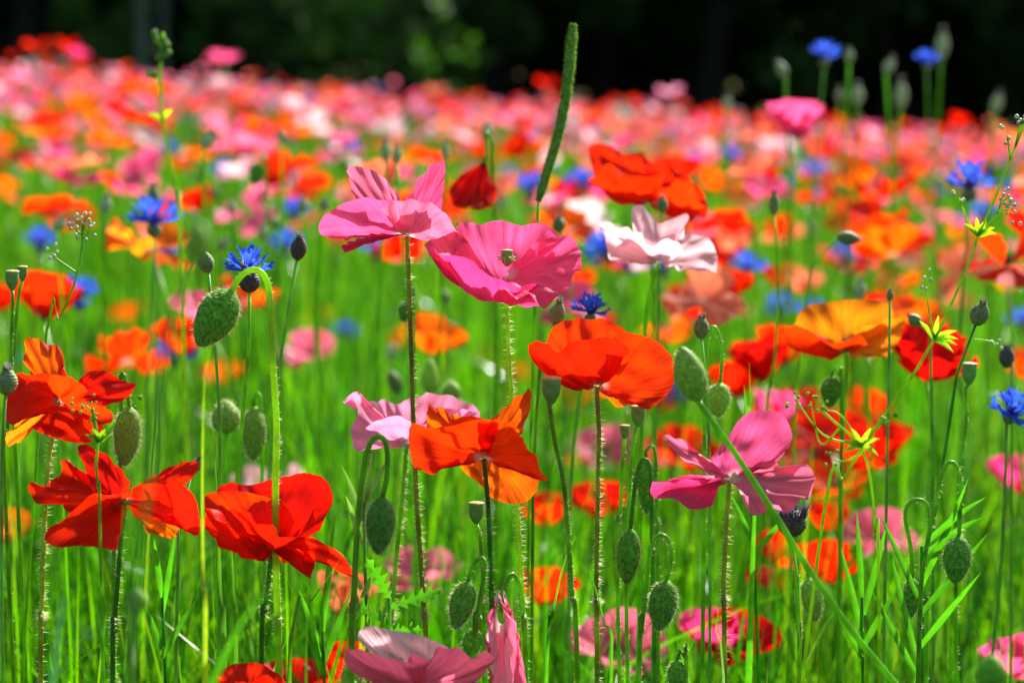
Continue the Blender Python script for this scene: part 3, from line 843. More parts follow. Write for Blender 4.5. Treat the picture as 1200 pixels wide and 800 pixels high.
hero('pink poppy opening low in the grass, its tip pointing towards a closed pink poppy', 1.10, (492, 806), [
    pet([(424, 756, 0.4), (421, 740, 0.9), (436, 733, 1.2), (456, 737, 1.4), (478, 741, 1.4), (500, 747, 1.2), (524, 758, 0.8), (540, 772, 0.2)], -0.06, c='pale', cr=0.0004),
    pet([(440, 806, -2.0), (412, 780, -2.4), (404, 757, -2.2), (428, 765, -2.6), (456, 770, -3.0), (480, 774, -3.2), (500, 780, -3.0)], -0.10, c='rose'),
    pet([(476, 780, -2.6), (500, 762, -2.4), (545, 763, -1.6), (585, 767, -0.6), (572, 784, -0.4), (558, 808, -0.4)], -0.06, c='rose'),
], [(494, 830), (496, 880)], 'pink', 'stem', 120)

hero('red poppy low in the grass with only its rounded top edge showing', 1.10, (290, 822), [
    pet([(252, 806, 1.2), (256, 790, 1.6), (272, 779, 2.2), (290, 775, 2.4), (312, 780, 2.2), (330, 792, 1.6), (338, 810, 0.8)], -0.12, c='red'),
    pet([(246, 812, -1.6), (262, 800, -2.4), (290, 797, -2.8), (320, 802, -2.4), (340, 816, -1.4)], -0.12, c='red'),
], [(291, 860), (292, 900)], 'red', 'stem', 60)

hero('closed crumpled pink poppy hanging like a tube low in the grass', 1.16, (588, 716), [
    pet([(580, 718, -0.2), (574, 740, -0.6), (574, 775, -0.8), (580, 812, -0.8), (592, 816, -1.2), (598, 780, -1.3), (596, 745, -1.0), (592, 720, -0.6)], 0.0, c='pale', base=(587, 712, 0), sp=0.4),
    pet([(590, 718, -0.6), (600, 735, -0.9), (606, 765, -0.9), (606, 800, -0.9), (614, 806, -0.2), (613, 770, 0.2), (606, 740, 0.3), (594, 718, 0.2)], 0.0, c='rose', base=(590, 712, 0), sp=0.4),
    pet([(578, 720, 0.3), (572, 750, 0.6), (576, 800, 0.8), (594, 818, 1.0), (610, 800, 0.8), (608, 750, 0.6), (596, 718, 0.4)], 0.0, c='pink', base=(588, 712, 0.2), sp=0.4),
], [(590, 690, 0.6), (600, 672, 1.0), (610, 690, 1.4), (614, 740, 1.6), (616, 795, 1.6)], 'pink', 'stem', 160, centre=None)

# slightly behind the plane of focus
hero('pale pink fluffy poppy beside the pink bowl poppy, blue cornflower behind it', 1.38, (772, 309), [
    pet([(742, 275, 1.6), (741, 246, 2.6), (752, 239, 2.9), (765, 250, 3.0), (776, 261, 3.0), (790, 256, 2.8), (804, 252, 2.4), (806, 262, 2.0), (800, 278, 1.2)], -0.06, c='pale', ruf=0.002),
    pet([(742, 272, -2.0), (720, 262, -1.6), (702, 263, -1.0), (710, 278, -0.8), (714, 303, -0.8), (744, 309, -1.0)], -0.02, c='pale', ruf=0.002),
    pet([(716, 300, -1.6), (735, 276, -2.4), (760, 281, -2.8), (785, 280, -3.0), (800, 290, -2.8), (790, 312, -1.6)], -0.08, c='pale'),
    pet([(770, 280, 1.0), (800, 274, 1.2), (828, 280, 0.8), (840, 297, 0.2), (838, 318, -0.6), (818, 320, -1.2), (798, 310, -1.6)], -0.02, c='pale', ruf=0.0028, cr=0.0005),
], [(765, 330), (758, 362), (755, 420), (752, 500)], 'pale', 'stem', 0)

hero('big crumpled scarlet poppy rising above the pale pink fluffy poppy', 1.55, (760, 240), [
    pet([(696, 205, 1.5), (689, 174, 2.4), (700, 170, 2.6), (714, 171, 2.8), (730, 181, 3.0), (752, 179, 3.0), (760, 186, 2.8), (775, 200, 2.4)], -0.10, c='red', ruf=0.002),
    pet([(755, 196, 1.8), (765, 192, 1.8), (784, 193, 1.6), (806, 207, 1.2), (818, 221, 0.6), (827, 232, 0.2), (829, 247, -0.4), (812, 260, -1.2), (796, 258, -1.4)], -0.04, c='red', ruf=0.0022),
    pet([(720, 236, -1.6), (700, 218, -2.0), (690, 211, -2.0), (700, 202, -2.6), (714, 194, -3.0), (730, 204, -3.2), (752, 208, -3.2), (780, 202, -2.8)], -0.10, c='red', ruf=0.002),
    pet([(770, 222, -2.8), (790, 215, -2.8), (808, 212, -2.2), (818, 232, -1.8), (826, 246, -1.6), (800, 252, -2.0)], -0.04, c='scarlet', ruf=0.002),
], [(762, 270), (764, 320), (766, 400)], 'red', 'stem', 0)

hero('amber-orange poppy with frilled rim and dark centre beside the bent grass stem', 1.42, (992, 412), [
    pet([(930, 385, 1.0), (936, 368, 2.0), (948, 358, 2.6), (970, 354, 3.0), (1000, 352, 3.2), (1036, 354, 2.8), (1048, 372, 2.0), (1040, 392, 1.0)], -0.08, c='amber', ruf=0.0014),
    pet([(970, 424, -1.4), (946, 416, -1.8), (929, 403, -2.0), (920, 388, -2.0), (936, 378, -2.6), (952, 390, -3.0), (976, 403, -3.2), (1003, 396, -3.0), (1016, 405, -2.4)], -0.05, c='scarlet', ruf=0.0016),
    pet([(1004, 388, -1.0), (1028, 376, -0.6), (1057, 374, 0.0), (1059, 388, -0.4), (1044, 411, -1.0), (1020, 419, -1.4), (1004, 413, -1.6)], 0.03, c='amber', ruf=0.0018),
], [(991, 440), (988, 500), (985, 560), (984, 640)], 'orange', 'stem', 0, centre='dark')

hero('dark red poppy like a hanging bell beside the tall grass spike', 1.60, (568, 192), [
    pet([(540, 204, -0.6), (530, 216, -1.0), (526, 226, -1.4), (534, 241, -2.0), (552, 245, -2.4), (566, 240, -2.4)], -0.06, c='dark_red', axis=(0, 0, 1)),
    pet([(552, 246, -2.0), (577, 244, -1.4), (580, 236, -0.8), (576, 216, -0.2), (572, 202, 0.2)], 0.04, c='dark_red'),
    pet([(534, 212, 0.8), (530, 236, 1.6), (555, 243, 2.0), (577, 238, 1.6), (575, 212, 0.8)], 0.0, c='red'),
], [(570, 175), (569, 156), (574, 162, 0.6), (578, 200, 1.2), (580, 300, 1.6), (581, 420, 1.8)], 'dark_red', 'stem', 0, centre=None)


# ------------------------------------------------------------------ buds, seed heads, cornflower buds
def orient(v, origin, axis):
    """local z -> axis"""
    q = Vector(axis).to_track_quat('Z', 'Y').to_matrix()
    return np.asarray(v) @ np.array(q).T + np.asarray(origin)


def bud(label, d, at, tip, width, stem, mat='bud', hair=170, hmat='hair', r=0.0012, smat='stem', shair=160, group=None, cat='flower bud', hlen=0.0028):
    """a bristly poppy bud hanging (or standing) from pixel 'at' to pixel 'tip'; the stem runs on from 'at'"""
    A = P(at[0], at[1], d); T = P(tip[0], tip[1], d)
    ln = np.linalg.norm(T - A); w = width / FPX * d * 0.5
    path = px_path([at] + stem, d)
    root = thing('poppy_bud', label, cat, path[-1], group or 'bristly poppy buds')
    t = np.linspace(0, 1, 20)
    rad = w * np.clip(np.sin(math.pi * np.clip(t, 0, 1) ** 0.82), 0, 1) ** 0.62
    rad[0] = w * 0.16; rad[-1] = w * 0.02
    prof = np.stack([rad, t * ln], -1)
    ph = rnd.uniform(0, 6)
    v, f = revolve(prof, 26, lambda th, k: 1 - 0.09 * np.exp(-((np.cos(th + ph)) / 0.12) ** 2) + 0.018 * np.sin(th * 11 + 9 * k) * np.sin(k * 26 + th * 3))
    ax = (T - A) / ln
    wv = orient(v, A, ax)
    b = part(root, 'bud', wv, f, M[mat])
    if hair:
        hair = int(hair * 2)
        k = RNG.uniform(0.06, 0.98, hair); th = RNG.uniform(0, 2 * math.pi, hair)
        rr = np.interp(k, t, rad)
        lp = np.stack([rr * np.cos(th), rr * np.sin(th), k * ln], -1)
        ln_ = np.stack([np.cos(th), np.sin(th), (k - 0.45) * 1.2], -1); ln_ /= np.linalg.norm(ln_, axis=1)[:, None]
        q = np.array(Vector(ax).to_track_quat('Z', 'Y').to_matrix())
        hv, hf = surf_hairs(lp @ q.T + A, ln_ @ q.T, hlen, lean=ax * 0.5)
        part(root, 'hair', hv, hf, M[hmat], parent=b, kind='stuff')
    stem_parts(root, path, r, smat, shair, 0.0020, hmat)
    return root


bud('big nodding green poppy bud on a hooked stem below the blue cornflower fringe', 1.15, (272, 340), (232, 406), 47,
    [(279, 328), (288, 319), (300, 316), (310, 324), (316, 345), (318, 385), (320, 430), (324, 500), (323, 560), (323, 640), (326, 740), (327, 795)], hair=260, r=0.0017, shair=300, smat='lime')
bud('hairy drooping poppy bud in front of the mauve-pink poppy stem', 1.10, (448, 582), (443, 650), 34,
    [(453, 560), (454, 530), (450, 515), (442, 511), (434, 519), (428, 540), (421, 590), (417, 650), (414, 720), (412, 795)], hair=260, r=0.0015)
bud('tilted bristly poppy bud under the orange petal, hooked on an arched stem', 1.16, (549, 680), (533, 737), 29,
    [(553, 664), (561, 654), (568, 656), (567, 675), (563, 700), (558, 740), (555, 790)], hair=230, mat='bud', shair=220)
bud('dark slim poppy bud hanging straight beside the red stem of the scarlet poppy', 1.18, (739, 619), (734, 684), 28,
    [(741, 597), (744, 570), (748, 548), (754, 537), (761, 544), (763, 570), (764, 620), (766, 700), (767, 790)], hair=180, hmat='hair_dark', smat='stem_dark')
bud('plump bristly poppy bud curled under its own hooked stem', 1.16, (781, 679), (772, 739), 34,
    [(786, 660), (786, 640), (780, 628), (771, 627), (763, 641), (758, 682), (752, 740), (749, 795)], hair=230)
bud('dark green oval poppy bud hanging among cornflower leaves', 1.16, (1124, 627), (1119, 684), 33,
    [(1125, 600), (1126, 566), (1121, 546), (1112, 541), (1103, 556), (1096, 590), (1088, 630), (1080, 680), (1077, 766), (1076, 795)], hair=160)
bud('narrow dark poppy bud half hidden behind the leaf bundle', 1.19, (1069, 676), (1067, 724), 20,
    [(1068, 645), (1061, 606), (1065, 590), (1076, 585), (1088, 594), (1090, 630), (1086, 700), (1085, 790)], hair=120)
bud('smooth green bud leaning on a long thick stem that slants across the pink poppy', 1.06, (818, 470), (798, 406), 38,
    [(845, 508), (872, 547), (905, 598), (950, 670), (1000, 741), (1050, 802), (1100, 866), (1150, 940), (1180, 1040)], mat='bud_light', hair=150, r=0.0016, smat='stem', shair=0, hlen=0.0014)
bud('round pale green bud hooked beside the slanting smooth bud', 1.27, (844, 448), (841, 489), 26,
    [(846, 420), (843, 394), (836, 382), (829, 392), (827, 440), (826, 520), (825, 600)], mat='bud_light', hair=120, shair=60)
bud('dim green bud in the shade between two red poppy stems', 1.33, (757, 537), (758, 602), 22,
    [(757, 528), (762, 522), (768, 532), (770, 600), (771, 700)], hair=90, shair=60)
bud('light green fuzzy bud beside the slanting stem, below the withered flower head', 1.27, (948, 676), (956, 728), 25,
    [(944, 660), (938, 652), (934, 668), (936, 740), (937, 795)], mat='bud_light', hair=200)
bud('blurred teal bud standing at the foot of the meadow near the lens', 0.88, (1163, 812), (1161, 766), 36, [(1164, 840), (1166, 900)], hair=0, shair=0, mat='bud')
bud('blurred round bud on a near thin stem below the ragged red poppy', 0.86, (160, 716), (160, 688), 27, [(158, 760), (156, 800), (155, 860)], hair=0, shair=0, mat='bud_light')
bud('blurred near bud with thick blue-green stem behind the big nodding bud', 0.66, (228, 306), (236, 260), 32,
    [(217, 328), (206, 355), (197, 400), (180, 520), (160, 700), (150, 900)], hair=0, shair=0, mat='bud_light', smat='stem_blue', r=0.0010)
bud('fuzzy bud with white bristles behind a straight stem, right of the scarlet poppy', 1.19, (152, 476), (146, 546), 32,
    [(150, 462), (146, 440), (143, 436), (141, 450), (143, 500), (140, 560), (136, 640), (133, 740)], mat='bud_light', hair=320, shair=260, hlen=0.0034)
bud('round pale bud with brown spots below the big nodding bud', 1.33, (266, 508), (264, 468), 34, [(262, 530), (258, 600), (256, 700)], mat='bud_light', hair=140, shair=0)
bud('soft green bud beside the round brown-spotted bud', 1.38, (298, 476), (297, 540), 28, [(298, 466), (303, 460), (306, 480), (307, 560), (306, 660)], mat='bud_light', hair=120, shair=0)
bud('pale pointed bud standing in the green gap left of the pink stem', 1.62, (503, 462), (504, 420), 20, [(502, 490), (500, 540)], mat='bud_light', hair=40, shair=0)
bud('pale stubby bud standing beside the pointed bud', 1.62, (530, 470), (528, 446), 22, [(531, 500), (532, 540)], mat='bud_light', hair=40, shair=0)
bud('lime green bud cut off at the meadow floor beside the low pink poppy', 1.13, (414, 812), (411, 772), 26, [(416, 840), (418, 880)], mat='bud_light', hair=120, shair=0)
bud('small dark bud behind the closed pink poppy', 1.24, (556, 735), (550, 772), 22, [(560, 722), (566, 730), (567, 780), (568, 830)], hair=90, shair=60)
bud('small bristly bud at the foot of the hooked plump bud', 1.20, (794, 772), (792, 812), 22, [(797, 762), (803, 770), (804, 830)], hair=90, shair=40)
bud('dark round bud between stems in front of the pink blurred poppy', 1.45, (478, 352), (473, 378), 18, [(480, 344), (484, 352), (486, 420)], hair=40, shair=0)
bud('dangling bud shaded under orange petals at the meadow edge', 1.42, (975, 440), (972, 478), 24, [(978, 430), (984, 440), (986, 520)], hair=60, shair=0)
bud('nodding bud in the blurred field beside the dark blue cornflower', 2.0, (303, 190), (298, 218), 18, [(306, 184), (310, 192), (312, 260)], hair=0, shair=0)


def seed_head(label, d, top, width, stem, r=0.0011, dark=False, hair=60, mat='stem'):
    """a flat-lidded seed vessel standing on its stem; top = pixel of the lid's middle"""
    s = (width / FPX * d) / 0.0100
    H = 0.0138 * s
    A = P(top[0], top[1], d) - np.array([0, 0, H])
    path = [A] + [P(q[0], q[1], d) for q in stem]
    last = path[-1]; path.append(np.array([last[0] + 0.01, last[1], float(ground(last[0], last[1])) - 0.005]))
    root = thing('poppy_seed_head', label, 'seed head', path[-1], 'poppy seed heads')
    c = add('capsule', CAP_ME, root); c.location = Vector(A) - root.location; c.scale = (s,) * 3
    add('lid', LID_ME, c)
    stem_parts(root, path, r, mat, hair, 0.0016)
    return root


seed_head('green urn-shaped seed head with a flat yellow lid in front of the scarlet poppy', 1.18, (646, 440), 24, [(643, 468), (650, 515), (662, 576), (670, 692), (677, 793)], 0.0013, hair=420)
seed_head('small flat-topped seed head on a pale stem next to the tall scaly bud', 1.28, (1136, 424), 19, [(1132, 452), (1132, 496), (1127, 535), (1122, 600), (1120, 700)], hair=80)
seed_head('small grey-green seed head under the rim of the scarlet poppy', 1.22, (748, 474), 18, [(744, 502), (740, 545), (737, 590), (736, 660), (735, 760)], hair=200)
seed_head('tiny seed head beside the grey-green one under the scarlet poppy', 1.24, (732, 497), 12, [(730, 540), (727, 600), (724, 700)], hair=80)
seed_head('pale ribbed seed head in the grass below the hanging orange petal', 1.22, (558, 587), 19, [(562, 624), (566, 680), (568, 740)], hair=60)
seed_head('yellow-topped seed head beside the orange poppy petals at the meadow side', 1.24, (14, 316), 17, [(15, 350), (13, 422), (9, 500), (7, 600)], hair=60)
seed_head('brownish small seed head leaning behind the yellow-topped one', 1.27, (26, 311), 13, [(22, 345), (16, 420), (18, 520)], hair=0)


def calyx_mesh(w=0.0055, h=0.011, rows=9, n=30):
    prof = []
    for t in np.linspace(0, 1, rows * 3):
        r = w * (math.sin(math.pi * min(1, t * 0.86 + 0.06)) ** 0.7)
        prof.append((r, t * h))
    prof[0] = (w * 0.12, 0)

    def mod(th, k):
        row = np.floor(k * rows)
        saw = (k * rows) % 1.0
        return (0.93 + 0.13 * (1 - saw)) * (1 + 0.05 * np.cos(10 * th + row * math.pi)) 
    return revolve(prof, n, mod)


CALYX = mk_mesh('calyx', *calyx_mesh(), [M['scale']])
CALYX_P = mk_mesh('calyx', *calyx_mesh(), [M['scale_pale']])
CALYX_D = mk_mesh('calyx', *calyx_mesh(), [M['scale_dark']])


def tuft_mesh(n, r, h, spread, seed, w=0.00045):
    rng = np.random.default_rng(seed)
    V, F = [], []
    for i in range(n):
        a = rng.uniform(0, 2 * math.pi); q = rng.uniform(0, 1) ** 0.5
        p0 = np.array([r * q * math.cos(a), r * q * math.sin(a), 0])
        p1 = p0 + np.array([spread * q * math.cos(a), spread * q * math.sin(a), h * rng.uniform(0.6, 1.1)])
        s = np.array([-math.sin(a), math.cos(a), 0]) * w; s2 = np.array([math.cos(a), math.sin(a), 0]) * w
        k = len(V)
        V += [p0 - s, p0 + s, p0 + s2, p1]
        F += [(k, k + 1, k + 3), (k + 1, k + 2, k + 3), (k + 2, k, k + 3)]
    return V, F


TUFT_D = mk_mesh('tuft', *tuft_mesh(26, 0.0022, 0.0045, 0.001, 4), [M['scale_dark']])
TUFT_W = mk_mesh('tuft', *tuft_mesh(60, 0.004, 0.010, 0.004, 5, 0.0007), [M['withered']])
TUFT_V = mk_mesh('disc_florets', *tuft_mesh(44, 0.0036, 0.011, 0.006, 6, 0.00055), [M['violet']])


def stalk_to(root, head, foot, r, mat, bow=0.02, n=14, sides=6):
    mid = (head + foot) / 2 + np.array([rnd.uniform(-bow, bow), rnd.uniform(-bow, bow), 0])
    v, f, fr = tube([head, head * 0.82 + foot * 0.18 + np.array([rnd.uniform(-bow, bow) * 0.4, 0, 0]), mid, foot], [r * 0.8, r, r * 1.1, r * 1.2], n, sides)
    return part(root, 'stem', v, f, M[mat])


def scaly_bud(label, d, at, width, height, stem, axis=(0, 0, 1), dark=False, group='scaly cornflower buds', mat='stem_blue', r=0.0009, tip='dark', pale=False):
    """closed cornflower head; at = pixel of its middle"""
    w = width / FPX * d; h = height / FPX * d
    ax = np.array(axis, float); ax /= np.linalg.norm(ax)
    c = P(at[0], at[1], d); A = c - ax * h * 0.5
    path = px_path([tuple(q) for q in stem], d) if stem else None
    if path is None:
        foot = foot_of(A, 0.03)
        path = [A, A * 0.75 + foot * 0.25 + np.array([rnd.uniform(-.008, .008), 0, 0]), foot]
    else:
        path = [A] + path
    root = thing('cornflower_bud', label, 'flower bud', path[-1], group)
    o = add('calyx', CALYX_D if dark else CALYX_P if pale else CALYX, root)
    o.location = Vector(A) - root.location
    o.rotation_euler = Vector(ax).to_track_quat('Z', 'Y').to_euler()
    o.scale = (w / 0.011, w / 0.011, h / 0.0115)
    t = add('tuft', TUFT_W if tip == 'withered' else TUFT_D, o, 'stuff')
    t.location = (0, 0, 0.0100 if tip != 'withered' else 0.006)
    stem_parts(root, path, r, mat, 0, n=20)
    return root


scaly_bud('grey-green scaly bud overlapping the scarlet poppy at the meadow side', 1.14, (8, 447), 25, 31, [(5, 470), (2, 540), (2, 640), (3, 760)], (0.1, 0, 1))
scaly_bud('light scaly bud just above the big nodding poppy bud', 1.22, (241, 307), 19, 26, [(246, 330), (249, 360), (251, 402), (257, 470), (258, 560), (257, 700)], (-0.25, 0, 1))
scaly_bud('dark purple scaly bud beside the pink upright-petalled poppy', 1.22, (350, 291), 19, 28, [(344, 321), (334, 388), (326, 440), (318, 520), (312, 640), (308, 760)], (0.15, 0, 1), dark=True)
scaly_bud('tall silvery scaly bud on a dark stem beside the dark red poppy', 1.20, (1148, 368), 22, 28, [(1138, 385), (1128, 412), (1121, 440), (1112, 500), (1105, 545), (1092, 620), (1084, 700), (1080, 790)], (0.35, 0, 1), mat='stem_dark')
scaly_bud('scaly bud with white tip above the slanting smooth bud', 1.25, (822, 384), 18, 26, [(824, 402), (829, 462), (831, 540), (832, 640)])
scaly_bud('scaly bud behind the upper rim of the scarlet poppy', 1.24, (653, 367), 19, 27, [(644, 384), (636, 410), (631, 450), (626, 540), (624, 640)], (0.25, 0, 1), mat='stem')
scaly_bud('pale bud nodding sideways on a bent stem above the amber poppy', 1.5, (994, 279), 16, 26, [(978, 281), (965, 286), (956, 296), (948, 325), (942, 365), (936, 440), (930, 540)], (1, 0, -0.12), mat='stem')
scaly_bud('slim bud on a tall straight stem behind the amber poppy', 1.45, (907, 239), 12, 26, [(909, 256), (911, 294), (911, 395), (900, 465), (894, 540)], (0, 0, 1), mat='stem')
scaly_bud('black withered cornflower head under the pink poppy with the tall petal', 1.24, (928, 612), 34, 34, [(930, 632), (934, 680), (936, 760)], (0, 0, 1), dark=True, tip='withered', mat='stem')
scaly_bud('small pale bud in front of the blurred orange poppy above the pink bowl poppy', 1.6, (655, 263), 16, 18, [(656, 280), (658, 340)], (0, 0, 1))
scaly_bud('small bud standing before the big crumpled scarlet poppy', 1.5, (776, 240), 13, 18, [(774, 255), (772, 300)], (0, 0, 1))
scaly_bud('pale bud standing on top of the blurred blue cornflower', 1.75, (180, 232), 14, 28, [(180, 250), (182, 330)], (0, 0, 1))
scaly_bud('pale narrow bud before the amber poppy rim', 1.30, (1043, 346), 8, 12, [(1042, 360), (1042, 420), (1040, 520)], (0, 0, 1))
scaly_bud('grey bud leaning in front of the dark red poppy', 1.36, (1072, 375), 14, 18, [(1080, 388), (1088, 410), (1092, 470)], (-0.8, 0, 0.6))
scaly_bud('brown bud behind the half-shown red-orange poppy', 1.42, (1180, 418), 18, 26, [(1184, 440), (1186, 500)], (0, 0, 1), dark=True)
scaly_bud('small seed-like bud in the grass left of the orange-red poppy', 1.18, (229, 545), 14, 20, [(222, 560), (214, 600), (208, 680)], (0.5, 0, 0.8))
for k, (x, y, w, h, ax) in enumerate(((916, 82, 13, 20, (-0.5, 0, 1)), (995, 66, 11, 16, (0, 0, 1)), (1042, 78, 13, 20, (0.4, 0, 1)), (1005, 112, 14, 24, (0, 0, 1)), (1056, 112, 15, 32, (0, 0, 1)), (1104, 54, 15, 32, (0.05, 0, 1)), (1168, 122, 13, 24, (0.3, 0, 1)), (984, 112, 10, 16, (0, 0, 1)), (852, 122, 11, 16, (0, 0, 1)))):
    scaly_bud('pale bud on a tall thin stem reaching up against the dark wood', 2.3 + 0.1 * k, (x, y), w, h, None, ax, group='tall pale buds against the wood', mat='stem', r=0.0018, pale=True)
for k, (x, y, w, h, ax) in enumerate(((70, 262, 13, 16, (0.6, 0, 1)), (124, 240, 13, 20, (0.2, 0, 1)), (243, 165, 14, 22, (0.6, 0, 1)), (355, 240, 12, 16, (0, 0, 1)), (308, 272, 12, 16, (0.3, 0, 1)), (262, 286, 12, 16, (0.8, 0, 1)), (465, 182, 12, 20, (0, 0, 1)), (452, 178, 12, 24, (0, 0, 1)), (522, 178, 10, 22, (0, 0, 1)), (570, 154, 13, 17, (0, 0, 1)), (272, 243, 11, 14, (0, 0, 1)), (330, 160, 10, 14, (0, 0, 1)), (1008, 340, 14, 22, (0, 0, 1)), (380, 240, 12, 14, (0.5, 0, 1)))):
    scaly_bud('small blurred pale bud among the flowers of the middle field', 1.75 + 0.06 * (k % 6), (x, y), w, h, None, ax, group='blurred pale buds of the middle field', mat='stem', r=0.0014, pale=True)


# ------------------------------------------------------------------ cornflowers
def floret(seed, R=0.021, nu=13, nv=8, e=28):
    """one trumpet-shaped outer floret pointing along +x, its mouth cut into teeth"""
    rng = np.random.default_rng(seed)
    u = np.linspace(-1, 1, nu); t = np.linspace(0, 1, nv)
    half = np.interp(t, [0, 0.35, 0.7, 1], [0.0007, 0.0012, 0.0042, 0.0082])
    teeth = 1 - 0.30 * np.abs(np.sin(u * math.pi * 2.5)) * 1.0
    ln = R * (0.55 + 0.45 * t)[None] * np.where(t[None] > 0.5, 1 - (1 - teeth[:, None]) * ((t[None] - 0.5) / 0.5) ** 2, 1.0)
    rad = np.interp(t, [0, 0.55, 1], [0.0, 0.6, 1.0])
    x = rad[None] * ln
    el = math.radians(e + rng.normal(0, 9))
    ylat = u[:, None] * half[None]
    cup = (np.abs(u)[:, None] ** 1.6) * half[None] * 0.75
    zz = cup - 0.0015 * t[None] ** 2 * rng.uniform(-1, 1)
    V = np.stack([x * math.cos(el) - zz * math.sin(el), ylat, x * math.sin(el) + zz * math.cos(el)], -1).reshape(-1, 3)
    uv = np.stack(np.broadcast_arrays((u[:, None] + 1) / 2, 0.2 + 0.8 * t[None]), -1).reshape(-1, 2)
    return V, grid_faces(nu, nv), uv


FLO = [mk_mesh('floret', *floret(s, e=ee)[:2], [M['blue']], uv=floret(s, e=ee)[2]) for s, ee in ((1, 30), (2, 20), (3, 38), (4, 12))]


def cornflower(label, px, py, w, d=None, n=10, tilt=(0, 0), group='blue cornflowers', stem=None, smat='stem_blue', lift=0.0, calyx=1.0, r=0.0011):
    d = d or FPX * 0.043 / w
    s = (w / FPX * d) / 0.036
    head = P(px, py, d)
    ax = np.array([tilt[0], tilt[1], 1.0]); ax /= np.linalg.norm(ax)
    A = head - ax * 0.0085 * s * calyx
    if stem:
        path = [A] + px_path(stem, d)
    else:
        foot = foot_of(A, 0.03)
        path = [A, A * 0.8 + foot * 0.2 + np.array([rnd.uniform(-.01, .01), 0, 0]), A * 0.45 + foot * 0.55 + np.array([rnd.uniform(-.02, .02), 0, 0]), foot]
    root = thing('cornflower', label, 'cornflower', path[-1], group)
    q = Vector(ax).to_track_quat('Z', 'Y')
    loc = Vector(A) - root.location
    c = add('calyx', CALYX_D if calyx > 1 else CALYX, root); c.location = loc; c.rotation_euler = q.to_euler(); c.scale = (s * calyx * 0.9,) * 3
    base = Vector(A + ax * 0.0095 * s * calyx) - root.location
    dsk = add('disc_florets', TUFT_V, root, 'stuff'); dsk.location = base; dsk.rotation_euler = q.to_euler(); dsk.scale = (s, s, s)
    for i in range(n):
        f = add('floret', FLO[(i * 7 + px) % 4], root)
        f.location = base
        f.rotation_euler = (q @ Matrix.Rotation(i * 2 * math.pi / n + rnd.uniform(-0.2, 0.2), 3, 'Z').to_quaternion()).to_euler()
        sc = s * rnd.uniform(0.88, 1.08); f.scale = (sc, sc, sc)
    stem_parts(root, path, r, smat, 0, n=20)
    return root


cornflower('sharp blue cornflower fringe on a dark spiny calyx behind the hooked bud stem', 292, 321, 60, 1.21, 11, (0, 0), None, [(294, 362), (292, 400), (287, 462), (280, 530), (276, 600), (272, 720)], calyx=1.55, smat='stem')
cornflower('blue cornflower peeking over the top of the scarlet poppy', 692, 368, 48, 1.34, 11, (0.05, -0.2), None)
cornflower('large blurred blue cornflower with a pale bud behind it, above the nodding bud', 180, 264, 64, 1.72, 11, (0, -0.1), None, [(180, 284), (178, 350), (174, 440), (172, 520)])
cornflower('deep blue cornflower at the meadow side below the small red-orange poppy', 1184, 486, 54, 1.36, 12, (0.2, -0.7), None)
cornflower('blue cornflower on a tall stem against the dark wood, the larger of two', 966, 70, 42, 2.35, 11, (0, 0), None)
cornflower('blue cornflower on a tall stem against the dark wood beside the tall pale bud', 1086, 76, 34, 2.6, 11, (0, 0), None)
cornflower('blurred wide blue cornflower in front of the pink field beside the white weed', 1136, 222, 62, 1.75, 11, (0, 0), None)
for (x, y, w, t, lab) in (
        (712, 298, 46, (-0.6, -0.5), 'light blue cornflower half hidden behind the pale pink fluffy poppy'),
        (735, 312, 34, (0.2, -0.5), 'small bright blue cornflower under the pale pink fluffy poppy'),
        (875, 318, 40, (0, -0.1), 'blurred blue cornflower beside the red poppies under the pale pink one'),
        (262, 206, 28, (0, -0.3), 'dark navy cornflower in the blurred field before orange poppies'),
        (344, 252, 34, (0, -0.2), 'blurred blue cornflower below the orange-red blurred poppy'),
        (335, 291, 38, (0, -0.3), 'blurred blue cornflower behind the dark purple scaly bud'),
        (192, 300, 40, (0.3, -0.5), 'blurred light blue cornflower below the large cornflower'),
        (92, 352, 48, (0, -0.5), 'pale blue blurred cornflower beside the orange petals at the meadow side'),
        (66, 352, 26, (0, -0.5), 'small deep blue cornflower touching the orange petals'),
        (48, 288, 36, (0, -0.2), 'blurred blue cornflower pair member below the red blurred poppy'),
        (205, 420, 46, (0, -0.3), 'blurred violet-blue cornflower under the orange blurred poppy'),
        (238, 418, 26, (0, -0.3), 'small violet-blue cornflower beside the larger one under the orange poppy'),
        (794, 466, 38, (0, -0.4), 'blue cornflower behind the right rim of the scarlet poppy'),
        (630, 353, 28, (0, -0.3), 'blue cornflower just under the deep pink bowl poppy'),
        (405, 392, 28, (0, -0.3), 'blurred blue cornflower beside the pink blurred poppy'),
        (438, 400, 18, (0, -0.3), 'tiny light blue cornflower in the green gap before the pink stem'),
        (30, 428, 26, (0, -0.5), 'blue cornflower behind the square orange petal'),
        (680, 218, 34, (0, -0.3), 'violet-blue cornflower behind the big crumpled scarlet poppy'),
        (930, 520, 22, (0, -0.3), 'dark blue cornflower deep in shade behind the pink poppy with the tall petal'),
        (855, 186, 26, (0, -0.3), 'violet blurred cornflower before the distant pink poppies'),
        (895, 200, 22, (0, -0.3), 'light violet blurred cornflower beside a distant pink poppy'),
        (450, 275, 22, (0, -0.3), 'blue cornflower glimpsed under the upright-petalled pink poppy'),
        (405, 172, 26, (0.5, -0.3), 'violet-blue cornflower leaning in the blurred field'),
        (85, 450, 18, (0, -0.3), 'scrap of blue cornflower under the scarlet poppy')):
    cornflower(lab, x, y, w * 1.15, None, 11, t, 'blurred cornflowers of the middle field')

